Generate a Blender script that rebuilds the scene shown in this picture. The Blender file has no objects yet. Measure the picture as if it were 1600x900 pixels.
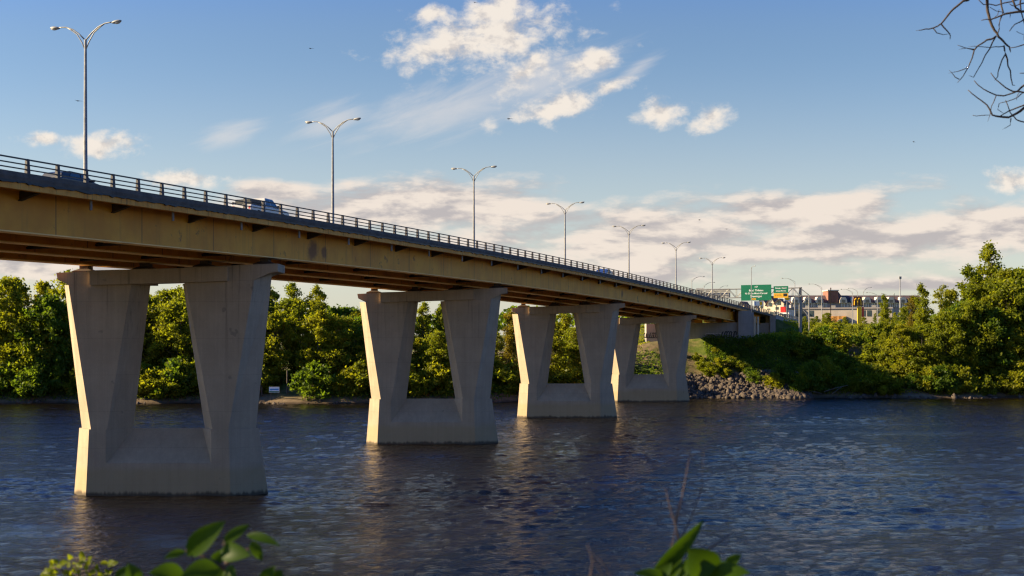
import bpy, bmesh, math, random
import numpy as np
from mathutils import Vector, Matrix

random.seed(7)
SC = bpy.context.scene
COL = SC.collection
R = math.radians

# ------------------------------------------------------------------ camera
F_PX, HOR, CAM_Z = 2000.0, 525.0, 12.0
cam_data = bpy.data.cameras.new("camera")
cam = bpy.data.objects.new("camera", cam_data)
COL.objects.link(cam)
cam.location = (0, 0, CAM_Z)
cam.rotation_euler = (R(90), 0, 0)
cam_data.sensor_width = 36
cam_data.lens = 45
cam_data.shift_y = (HOR - 450) / 1600
cam_data.clip_start = 0.1
cam_data.clip_end = 9000
cam_data.dof.use_dof = True
cam_data.dof.focus_distance = 110
cam_data.dof.aperture_fstop = 6.0
SC.camera = cam

# ------------------------------------------------------------------ light and sky
SUN_EL, SUN_BACK = 24.0, 0.6          # degrees: elevation, and how far the sun stands behind the pier line
SKY_STRENGTH, SUN_STRENGTH = 0.05, 5.0
EXPOSURE = 1.62
el, bk = R(SUN_EL), R(SUN_BACK)
sun_dir = Vector((-math.cos(el) * math.cos(bk), math.cos(el) * math.sin(bk), math.sin(el)))
sd = bpy.data.lights.new("sun", 'SUN')
sd.energy = SUN_STRENGTH
sd.angle = R(0.5)
sd.color = (1.0, 0.81, 0.50)
sun = bpy.data.objects.new("sun", sd)
COL.objects.link(sun)
sun.rotation_euler = sun_dir.to_track_quat('Z', 'Y').to_euler()
sun.location = (-60, 20, 60)

SC.view_settings.view_transform = 'Standard'
SC.view_settings.look = 'None'
SC.view_settings.exposure = EXPOSURE
SC.view_settings.gamma = 1
SC.cycles.use_denoising = True
SC.cycles.filter_width = 1.3
SC.cycles.max_bounces = 7
SC.cycles.diffuse_bounces = 4
SC.cycles.glossy_bounces = 3
SC.cycles.transmission_bounces = 3
SC.cycles.caustics_reflective = True
SC.cycles.caustics_refractive = False
SC.cycles.sample_clamp_indirect = 12


class NT:
    """Small helper for node trees."""
    def __init__(s, tree):
        s.t = tree
        s.t.nodes.clear()

    def n(s, typ, inputs=None, **props):
        nd = s.t.nodes.new(typ)
        for k, v in props.items():
            setattr(nd, k, v)
        for k, v in (inputs or {}).items():
            s.put(nd.inputs[k], v)
        return nd

    def put(s, sock, v):
        if isinstance(v, bpy.types.NodeSocket):
            s.t.links.new(v, sock)
        else:
            sock.default_value = v

    def m(s, op, a, b=0.0, c=None, clamp=False):
        nd = s.t.nodes.new('ShaderNodeMath')
        nd.operation = op
        nd.use_clamp = clamp
        s.put(nd.inputs[0], a)
        s.put(nd.inputs[1], b)
        if c is not None:
            s.put(nd.inputs[2], c)
        return nd.outputs[0]

    def ramp(s, v, lo, hi, a=0.0, b=1.0, smooth=True):
        nd = s.t.nodes.new('ShaderNodeMapRange')
        nd.interpolation_type = 'SMOOTHSTEP' if smooth else 'LINEAR'
        s.put(nd.inputs[0], v)
        for i, x in enumerate((lo, hi, a, b)):
            s.put(nd.inputs[i + 1], x)
        return nd.outputs[0]

    def mix(s, f, a, b, mode='MIX'):
        nd = s.t.nodes.new('ShaderNodeMix')
        nd.data_type = 'RGBA'
        nd.blend_type = mode
        s.put(nd.inputs[0], f)
        s.put(nd.inputs[6], c4(a))
        s.put(nd.inputs[7], c4(b))
        return nd.outputs[2]

    def noise(s, vec, scale, detail=3.0, rough=0.55, out=0, dist=0.0):
        nd = s.n('ShaderNodeTexNoise', {'Scale': scale, 'Detail': detail, 'Roughness': rough, 'Distortion': dist})
        if vec is not None:
            s.put(nd.inputs['Vector'], vec)
        return nd.outputs[out]

    def xyz(s, x, y, z):
        nd = s.t.nodes.new('ShaderNodeCombineXYZ')
        for i, v in enumerate((x, y, z)):
            s.put(nd.inputs[i], v)
        return nd.outputs[0]


def c4(c):
    if isinstance(c, (tuple, list)) and len(c) == 3:
        return (*c, 1.0)
    return c


def build_world():
    w = bpy.data.worlds.new("World")
    SC.world = w
    w.use_nodes = True
    g = NT(w.node_tree)
    sky = g.n('ShaderNodeTexSky', sky_type='NISHITA')
    sky.sun_disc = False
    sky.sun_elevation = el
    sky.sun_rotation = R(-90 + SUN_BACK)
    sky.altitude = 20
    sky.air_density = 1.0
    sky.dust_density = 0.6
    sky.ozone_density = 2.2
    tc = g.n('ShaderNodeTexCoord').outputs['Generated']
    sp = g.n('ShaderNodeSeparateXYZ', {0: tc})
    yy = g.m('MAXIMUM', g.m('ABSOLUTE', sp.outputs[1]), 0.05)
    # tangent-plane sky coordinates, in hundreds of thousandths: 1 unit = 100 px of the photograph
    u = g.m('MULTIPLY', g.m('DIVIDE', sp.outputs[0], yy), 20.0)
    v = g.m('MULTIPLY', g.m('DIVIDE', sp.outputs[2], yy), 20.0)
    uv = g.xyz(u, v, 0.0)

    def px(x, y):
        return (x - 800) / 100.0, (HOR - y) / 100.0

    def fbm(du, dv, su, sv, detail, rough, dist, seed):
        vec = g.xyz(g.m('MULTIPLY', g.m('ADD', u, du), su), g.m('MULTIPLY', g.m('ADD', v, dv), sv), seed)
        return g.noise(vec, 1.0, detail, rough, dist=dist)

    def blob(x, y, a, b, rot):
        u0, v0 = px(x, y)
        a, b = a / 100.0, b / 100.0
        cr, sr = math.cos(R(rot)), math.sin(R(rot))
        du, dv = g.m('SUBTRACT', u, u0), g.m('SUBTRACT', v, v0)
        p = g.m('ADD', g.m('MULTIPLY', du, cr / a), g.m('MULTIPLY', dv, sr / a))
        q = g.m('ADD', g.m('MULTIPLY', du, -sr / b), g.m('MULTIPLY', dv, cr / b))
        r = g.m('SQRT', g.m('ADD', g.m('MULTIPLY', p, p), g.m('MULTIPLY', q, q)))
        return g.m('SUBTRACT', 1.0, r)

    def union(lst):
        o = lst[0]
        for b in lst[1:]:
            o = g.m('SMOOTH_MAX', o, b, 0.25)
        return o

    puffs = union([blob(755, 62, 165, 60, 8), blob(690, 72, 90, 26, 14), blob(775, 14, 80, 32, 20), blob(672, 22, 34, 17, 15),
                   blob(930, 95, 70, 22, 22), blob(870, 168, 105, 27, 14), blob(955, 135, 42, 17, 22), blob(822, 112, 62, 26, 40),
                   blob(1035, 176, 52, 27, 5), blob(1112, 183, 44, 23, 32), blob(160, 226, 78, 26, 3),
                   blob(72, 217, 45, 15, 0), blob(290, 280, 80, 18, 0), blob(1590, 284, 60, 24, 0)])
    n1 = fbm(0, 0, 2.1, 2.9, 8.0, 0.6, 0.15, 3.1)
    n1b = fbm(-0.15, 0.15, 2.1, 2.9, 6.0, 0.55, 0.15, 3.1)
    d1 = g.m('ADD', g.m('MULTIPLY', puffs, 0.8), g.m('MULTIPLY', g.m('SUBTRACT', n1, 0.48), 2.1))
    a1 = g.m('MULTIPLY', g.ramp(d1, 0.0, 0.72), 0.95)
    sh1 = g.ramp(g.m('SUBTRACT', n1b, n1), -0.05, 0.16)
    # thin wisps
    wis = union([blob(720, 165, 240, 46, 14), blob(850, 130, 160, 42, 20), blob(995, 108, 66, 15, 33), blob(350, 212, 60, 22, 15), blob(520, 190, 70, 30, 20)])
    vrot = g.n('ShaderNodeVectorRotate', {'Vector': uv, 'Angle': R(-20)}, rotation_type='Z_AXIS').outputs[0]
    wm = g.n('ShaderNodeMapping', {'Vector': vrot, 'Scale': (0.55, 3.0, 1.0)}).outputs[0]
    wn = g.noise(wm, 1.0, 6, 0.6, dist=0.6)
    a2 = g.m('MULTIPLY', g.ramp(g.m('ADD', g.m('MULTIPLY', wis, 0.5), g.m('SUBTRACT', wn, 0.42)), 0.0, 0.62), 0.52)
    # low banks of cumulus over the horizon
    band = union([blob(560, 330, 310, 46, 2), blob(740, 318, 150, 45, 0), blob(1000, 372, 340, 62, 2), blob(1240, 328, 200, 40, 5),
                  blob(1290, 385, 420, 40, 3), blob(1530, 355, 230, 48, 3), blob(820, 428, 620, 22, 0), blob(1420, 446, 300, 16, 0),
                  blob(430, 300, 90, 22, 0), blob(60, 410, 200, 36, 0)])
    n3 = fbm(0, 0, 0.62, 1.9, 8.0, 0.58, 0.12, 11.4)
    n3b = fbm(-0.16, 0.13, 0.62, 1.9, 8.0, 0.56, 0.12, 11.4)
    d3 = g.m('ADD', g.m('MULTIPLY_ADD', band, 0.85, 0.03), g.m('MULTIPLY', g.m('SUBTRACT', n3, 0.5), 2.2))
    a3 = g.m('MULTIPLY', g.ramp(d3, -0.08, 0.5), 0.92)
    sh3 = g.ramp(g.m('SUBTRACT', n3b, n3), -0.07, 0.10)
    # scattered cloud elsewhere in the sky (behind and beside the viewer)
    K = CLOUD
    lit, dark = (1.0 * K, 0.87 * K, 0.76 * K), (0.57 * K, 0.52 * K, 0.52 * K)
    lit1, dark1 = (1.03 * K, 0.93 * K, 0.82 * K), (0.74 * K, 0.68 * K, 0.64 * K)
    c1 = g.mix(sh1, lit1, dark1)
    c3 = g.mix(sh3, lit, dark)
    skyc = g.mix(1.0, sky.outputs[0], g.mix(g.ramp(v, 1.0, 9.0, 0.0, 1.0), SKY_TINT, g.mix(g.ramp(v, 4.4, 7.0, 0.0, 1.0), (0.70, 0.78, 0.92), (0.31, 0.68, 1.40))), 'MULTIPLY')
    hz = g.ramp(v, 0.0, 4.6, 0.5, 0.0)
    o = g.mix(hz, skyc, (0.93 * K, 0.86 * K, 0.74 * K))
    o = g.mix(a2, o, (0.9 * K, 0.84 * K, 0.80 * K))
    o = g.mix(a3, o, c3)
    o = g.mix(a1, o, c1)
    bg = g.n('ShaderNodeBackground', {'Color': o, 'Strength': SKY_STRENGTH})
    out = g.n('ShaderNodeOutputWorld')
    w.node_tree.links.new(bg.outputs[0], out.inputs[0])


CLOUD = 5.9
SKY_TINT = (0.80, 0.83, 0.86)
build_world()

# ------------------------------------------------------------------ helpers
def tag(o, label=None, cat=None, group=None, kind=None):
    if label: o['label'] = label
    if cat: o['category'] = cat
    if group: o['group'] = group
    if kind: o['kind'] = kind
    return o


def empty(name, loc, label, cat, group=None, rz=0.0):
    o = bpy.data.objects.new(name, None)
    o.location = loc
    o.rotation_euler.z = rz
    o.empty_display_size = 0.3
    COL.objects.link(o)
    return tag(o, label, cat, group)


class MB:
    def __init__(s):
        s.v, s.f = [], []

    def add(s, vs, fs):
        b = len(s.v)
        s.v += [tuple(p) for p in vs]
        s.f += [tuple(i + b for i in f) for f in fs]
        return s

    def box(s, c, size, rz=0.0, M=None):
        hx, hy, hz = size[0] / 2, size[1] / 2, size[2] / 2
        cr, sr = math.cos(rz), math.sin(rz)
        vs = []
        for z in (-hz, hz):
            for x, y in ((-hx, -hy), (hx, -hy), (hx, hy), (-hx, hy)):
                vs.append((c[0] + x * cr - y * sr, c[1] + x * sr + y * cr, c[2] + z))
        if M is not None:
            vs = [M @ Vector(p) for p in vs]
        return s.add(vs, [(3, 2, 1, 0), (4, 5, 6, 7), (0, 1, 5, 4), (1, 2, 6, 5), (2, 3, 7, 6), (3, 0, 4, 7)])

    def loft(s, rings, cap0=True, cap1=True, closed=False):
        n = len(rings[0])
        vs = [p for r in rings for p in r]
        fs = []
        m = len(rings)
        for i in range(m - (0 if closed else 1)):
            j = (i + 1) % m
            for k in range(n):
                l = (k + 1) % n
                fs.append((i * n + k, i * n + l, j * n + l, j * n + k))
        if cap0 and not closed: fs.append(tuple(reversed(range(n))))
        if cap1 and not closed: fs.append(tuple(range((m - 1) * n, m * n)))
        return s.add(vs, fs)

    def tube(s, pts, rad, n=6, caps=True):
        pts = [Vector(p) for p in pts]
        if not isinstance(rad, (list, tuple)): rad = [rad] * len(pts)
        rings = []
        up = Vector((0, 0, 1))
        for i, p in enumerate(pts):
            d = (pts[min(i + 1, len(pts) - 1)] - pts[max(i - 1, 0)])
            if d.length < 1e-9: d = Vector((0, 0, 1))
            d.normalize()
            a = d.cross(up)
            if a.length < 0.15: a = d.cross(Vector((1, 0, 0)))
            a.normalize()
            b = d.cross(a)
            rings.append([p + (a * math.cos(t) + b * math.sin(t)) * rad[i] for t in (2 * math.pi * k / n for k in range(n))])
        return s.loft(rings, caps, caps)

    def lathe(s, prof, c=(0, 0, 0), n=12):
        rings = [[(c[0] + r * math.cos(2 * math.pi * k / n), c[1] + r * math.sin(2 * math.pi * k / n), c[2] + z) for k in range(n)] for r, z in prof]
        return s.loft(rings)

    def ellipsoid(s, c, r, n=8, m=5, M=None):
        rings = []
        for i in range(m + 1):
            t = -math.pi / 2 + math.pi * (0.04 + 0.92 * i / m)
            rings.append([(c[0] + r[0] * math.cos(t) * math.cos(2 * math.pi * k / n), c[1] + r[1] * math.cos(t) * math.sin(2 * math.pi * k / n), c[2] + r[2] * math.sin(t)) for k in range(n)])
        if M is not None: rings = [[M @ Vector(p) for p in q] for q in rings]
        return s.loft(rings)

    def build(s, name, mat, parent=None, smooth=False, origin=None):
        me = bpy.data.meshes.new(name)
        v = s.v
        if origin is not None:
            v = [(p[0] - origin[0], p[1] - origin[1], p[2] - origin[2]) for p in v]
        me.from_pydata(v, [], s.f)
        bm = bmesh.new()
        bm.from_mesh(me)
        bmesh.ops.recalc_face_normals(bm, faces=bm.faces)
        bm.to_mesh(me)
        bm.free()
        if mat is not None: me.materials.append(mat)
        if smooth: me.shade_smooth()
        o = bpy.data.objects.new(name, me)
        COL.objects.link(o)
        if parent is not None: o.parent = parent
        if origin is not None: o.location = origin
        return o


def np_mesh(name, V, F, mat, parent=None, smooth=False):
    me = bpy.data.meshes.new(name)
    V = np.asarray(V, dtype=np.float32)
    F = np.asarray(F, dtype=np.int32)
    k = F.shape[1]
    me.vertices.add(len(V)); me.vertices.foreach_set('co', V.ravel())
    me.loops.add(F.size); me.loops.foreach_set('vertex_index', F.ravel())
    me.polygons.add(len(F)); me.polygons.foreach_set('loop_start', np.arange(0, F.size, k, dtype=np.int32))
    me.update(calc_edges=True)
    if mat is not None: me.materials.append(mat)
    if smooth: me.shade_smooth()
    o = bpy.data.objects.new(name, me)
    COL.objects.link(o)
    if parent is not None: o.parent = parent
    return o


# in these the thing's Empty carries the position; parts are in local coordinates
def copy_tree(o, loc, rz=None, scale=None, label=None, group=None, cat=None):
    def rec(x, par):
        c = x.copy()
        COL.objects.link(c)
        if par is not None: c.parent = par
        for ch in x.children: rec(ch, c)
        return c
    c = rec(o, None)
    c.location = loc
    if rz is not None: c.rotation_euler.z = rz
    if scale is not None: c.scale = scale
    return tag(c, label, cat, group)


# ------------------------------------------------------------------ materials
def new_mat(name):
    m = bpy.data.materials.new(name)
    m.use_nodes = True
    return m, NT(m.node_tree)


def finish(m, g, color, rough=0.8, bump=None, bstr=0.3, bdist=0.05, metal=0.0, spec=0.5, coat=0.0):
    b = g.n('ShaderNodeBsdfPrincipled')
    g.put(b.inputs['Base Color'], c4(color))
    g.put(b.inputs['Roughness'], rough)
    g.put(b.inputs['Metallic'], metal)
    g.put(b.inputs['Specular IOR Level'], spec)
    g.put(b.inputs['Coat Weight'], coat)
    if bump is not None:
        bn = g.n('ShaderNodeBump', {'Height': bump, 'Strength': bstr, 'Distance': bdist})
        g.put(b.inputs['Normal'], bn.outputs[0])
    o = g.n('ShaderNodeOutputMaterial')
    m.node_tree.links.new(b.outputs[0], o.inputs[0])
    return m


def geo_pos(g):
    return g.n('ShaderNodeNewGeometry').outputs['Position']


def simple(name, col, rough=0.7, var=0.25, scale=1.5, metal=0.0, spec=0.4):
    m, g = new_mat(name)
    p = geo_pos(g)
    n = g.noise(p, scale, 5, 0.6)
    f = g.ramp(n, 0.3, 0.7, 1 - var, 1 + var)
    c = g.n('ShaderNodeVectorMath', {0: (*col,), 'Scale': f}, operation='SCALE')
    return finish(m, g, c.outputs[0], rough, n, 0.15, 0.02, metal, spec)


def mat_concrete(name, col=(0.37, 0.275, 0.18), stain=True):
    m, g = new_mat(name)
    p = geo_pos(g)
    s = g.n('ShaderNodeSeparateXYZ', {0: p})
    n = g.noise(p, 0.5, 6, 0.62)
    fine = g.noise(p, 9, 4, 0.6)
    vert = g.noise(g.n('ShaderNodeMapping', {'Vector': p, 'Scale': (3.2, 3.2, 0.12)}).outputs[0], 1.0, 4, 0.6)
    f = g.m('ADD', g.m('MULTIPLY', n, 0.5), g.m('MULTIPLY', vert, 0.35))
    f = g.m('ADD', f, g.m('MULTIPLY', fine, 0.25))
    f = g.ramp(f, 0.38, 0.75, 0.82, 1.1)
    # formwork lift lines every 2.4 m and board joints
    zf = g.m('FRACT', g.m('DIVIDE', g.m('ADD', s.outputs[2], 0.55), 2.75))
    line = g.ramp(g.m('ABSOLUTE', g.m('SUBTRACT', zf, 0.5)), 0.0, 0.012, 0.82, 1.0)
    xf = g.m('FRACT', g.m('DIVIDE', g.m('ADD', s.outputs[0], 400), 0.6))
    board = g.ramp(g.m('ABSOLUTE', g.m('SUBTRACT', xf, 0.5)), 0.0, 0.04, 0.94, 1.0)
    f = g.m('MULTIPLY', f, g.m('MULTIPLY', line, board))
    c = g.n('ShaderNodeVectorMath', {0: (*col,), 'Scale': f}, operation='SCALE').outputs[0]
    if stain:
        wob = g.m('ADD', s.outputs[2], g.m('MULTIPLY', g.m('SUBTRACT', n, 0.5), 0.5))
        tide = g.ramp(wob, 1.7, 2.35, 0.6, 0.0)
        c = g.mix(tide, c, (0.33, 0.235, 0.115))
        wet = g.ramp(g.m('ADD', wob, g.m('MULTIPLY', g.m('SUBTRACT', vert, 0.5), 0.6)), 0.1, 0.4, 0.9, 0.0)
        c = g.mix(wet, c, (0.06, 0.045, 0.03))
        drip = g.noise(g.n('ShaderNodeMapping', {'Vector': p, 'Scale': (2.6, 2.6, 0.07)}).outputs[0], 1.0, 4, 0.7)
        c = g.mix(g.m('MULTIPLY', g.ramp(drip, 0.54, 0.7, 0.0, 0.55), g.ramp(s.outputs[2], 9.0, 17.0, 0.15, 1.0)), c, (0.09, 0.07, 0.052))
        spots = g.ramp(g.noise(p, 1.1, 2, 0.5), 0.72, 0.78, 0.0, 0.4)
        c = g.mix(spots, c, (0.10, 0.085, 0.07))
    bh = g.m('ADD', g.m('MULTIPLY', fine, 0.4), g.m('MULTIPLY', board, 0.6))
    return finish(m, g, c, 0.88, bh, 0.35, 0.02, spec=0.25)


def mat_girder():
    m, g = new_mat("ochre_steel")
    p = geo_pos(g)
    n = g.noise(p, 0.35, 5, 0.6)
    streak = g.noise(g.n('ShaderNodeMapping', {'Vector': p, 'Scale': (1.6, 1.6, 0.10)}).outputs[0], 1.0, 5, 0.65)
    rustn = g.noise(p, 0.9, 6, 0.7)
    c = g.mix(g.ramp(n, 0.3, 0.7), (0.58, 0.215, 0.008), (0.72, 0.305, 0.016))
    c = g.mix(g.ramp(streak, 0.50, 0.78, 0.0, 0.5), c, (0.25, 0.115, 0.02))
    c = g.mix(g.ramp(g.m('ADD', rustn, g.m('MULTIPLY', g.m('SUBTRACT', n, 0.5), 0.5)), 0.62, 0.76, 0.0, 0.85), c, (0.07, 0.028, 0.012))
    st = g.n('ShaderNodeVectorMath', {0: p, 1: (0.3497, 0.9368, 0)}, operation='DOT_PRODUCT').outputs['Value']
    ff = g.m('ABSOLUTE', g.m('SUBTRACT', g.m('FRACT', g.m('DIVIDE', st, 8.1)), 0.5))
    for (ax_, ay_, az_, rr_) in ((-16.0, 103.2, 18.9, 1.0), (-15.3, 104.9, 18.9, 0.6), (-13.2, 110.0, 18.6, .35), (16.5, 190.0, 18.3, .8), (-29.2, 68.0, 18.6, .45)):
        dd = g.n('ShaderNodeVectorMath', {0: p, 1: (ax_, ay_, az_)}, operation='DISTANCE').outputs['Value']
        c = g.mix(g.ramp(g.m('ADD', g.m('DIVIDE', dd, rr_), g.m('MULTIPLY', g.m('SUBTRACT', rustn, 0.5), 2.2)), 0.25, 1.15, 0.85, 0.0), c, (0.15, 0.04, 0.006))
    c = g.mix(g.ramp(ff, 0.003, 0.009, 0.65, 0.0), c, (0.09, 0.04, 0.012))
    return finish(m, g, c, 0.55, rustn, 0.08, 0.02, spec=0.35)


def mat_edge():
    m, g = new_mat("rusty_ochre_edge")
    p = geo_pos(g)
    n = g.noise(p, 0.8, 5, 0.6)
    drip = g.noise(g.n('ShaderNodeMapping', {'Vector': p, 'Scale': (6, 6, 0.5)}).outputs[0], 1.0, 5, 0.7)
    c = g.mix(g.ramp(n, 0.3, 0.7), (0.62, 0.24, 0.03), (0.72, 0.33, 0.06))
    c = g.mix(g.ramp(drip, 0.5, 0.72, 0.0, 0.8), c, (0.13, 0.045, 0.018))
    return finish(m, g, c, 0.7, n, 0.1, 0.02, spec=0.3)


def mat_curb():
    m, g = new_mat("grey_curb_concrete")
    p = geo_pos(g)
    n = g.noise(p, 1.2, 6, 0.65)
    blk = g.noise(g.n('ShaderNodeMapping', {'Vector': p, 'Scale': (2.2, 2.2, 1.2)}).outputs[0], 1.0, 6, 0.7)
    c = g.mix(g.ramp(n, 0.3, 0.7), (0.085, 0.068, 0.054), (0.135, 0.11, 0.088))
    c = g.mix(g.ramp(blk, 0.55, 0.7, 0.0, 0.7), c, (0.05, 0.045, 0.042))
    return finish(m, g, c, 0.9, n, 0.3, 0.03, spec=0.2)


def mat_leaf(name, c1, c2, trans=0.55, scale=0.35):
    m, g = new_mat(name)
    oi = g.n('ShaderNodeObjectInfo')
    p = geo_pos(g)
    n = g.noise(p, scale, 3, 0.6)
    f = g.m('ADD', g.m('MULTIPLY', g.ramp(n, 0.3, 0.7), 0.6), g.m('MULTIPLY', oi.outputs['Random'], 0.4))
    c = g.mix(f, c1, c2)
    d = g.n('ShaderNodeBsdfDiffuse', {'Color': c, 'Roughness': 0.5})
    t = g.n('ShaderNodeBsdfTranslucent', {'Color': g.mix(1.0, c, (1.7, 1.6, 0.6), 'MULTIPLY')})
    mx = g.n('ShaderNodeMixShader', {0: trans, 1: d.outputs[0], 2: t.outputs[0]})
    gl = g.n('ShaderNodeBsdfGlossy', {'Roughness': 0.45, 'Color': (0.6, 0.6, 0.6, 1)})
    mx2 = g.n('ShaderNodeMixShader', {0: 0.01, 1: mx.outputs[0], 2: gl.outputs[0]})
    o = g.n('ShaderNodeOutputMaterial')
    m.node_tree.links.new(mx2.outputs[0], o.inputs[0])
    return m


def mat_ground():
    m, g = new_mat("bank_ground")
    p = geo_pos(g)
    s = g.n('ShaderNodeSeparateXYZ', {0: p})
    n = g.noise(p, 0.09, 5, 0.6)
    n2 = g.noise(p, 0.6, 6, 0.65)
    fine = g.noise(p, 5, 4, 0.6)
    grass = g.mix(g.ramp(n2, 0.3, 0.7), (0.055, 0.085, 0.014), (0.12, 0.14, 0.025))
    soil = g.mix(g.ramp(n2, 0.3, 0.7), (0.11, 0.075, 0.045), (0.21, 0.15, 0.09))
    f = g.ramp(g.m('ADD', n, g.m('MULTIPLY', n2, 0.25)), 0.5, 0.72)
    low = g.ramp(s.outputs[2], 0.3, 2.6, 1.0, 0.0)
    f = g.m('MAXIMUM', g.m('MULTIPLY', f, g.ramp(s.outputs[2], 9, 13, 1.0, 0.25)), low)
    c = g.mix(f, grass, soil)
    c = g.mix(g.ramp(s.outputs[2], 0.05, 0.5, 0.75, 0.0), c, (0.035, 0.025, 0.017))
    return finish(m, g, c, 0.95, g.m('ADD', fine, n2), 0.6, 0.15, spec=0.1)


def mat_water():
    m, g = new_mat("river_water")
    p = geo_pos(g)
    mp = g.n('ShaderNodeMapping', {'Vector': p, 'Scale': (1.0, 1.0, 1.0), 'Rotation': (0, 0, R(12))}).outputs[0]
    rip = g.noise(g.n('ShaderNodeMapping', {'Vector': mp, 'Scale': (1.0, 1.35, 1.0)}).outputs[0], 2.3, 5, 0.62, dist=0.25)
    rip2 = g.noise(g.n('ShaderNodeMapping', {'Vector': p, 'Scale': (1.3, 0.7, 1.0)}).outputs[0], 0.9, 3, 0.6, dist=0.4)
    calm = g.noise(g.n('ShaderNodeMapping', {'Vector': p, 'Scale': (0.016, 0.11, 1.0)}).outputs[0], 1.0, 4, 0.6, dist=0.8)
    amp = g.ramp(calm, 0.36, 0.52, 0.45, 1.0)
    h = g.m('MULTIPLY', g.m('ADD', g.m('MULTIPLY', rip, 0.18), g.m('MULTIPLY', rip2, 0.20)), amp)
    bn = g.n('ShaderNodeBump', {'Height': h, 'Strength': 1.0, 'Distance': 1.0})
    b = g.n('ShaderNodeBsdfPrincipled', {'Base Color': (0.006, 0.004, 0.0022, 1), 'Roughness': 0.09, 'IOR': 1.33, 'Normal': bn.outputs[0]})
    o = g.n('ShaderNodeOutputMaterial')
    m.node_tree.links.new(b.outputs[0], o.inputs[0])
    return m


def mat_glass(name, col=(0.03, 0.045, 0.05)):
    m, g = new_mat(name)
    return finish(m, g, col, 0.06, spec=0.8)


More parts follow.
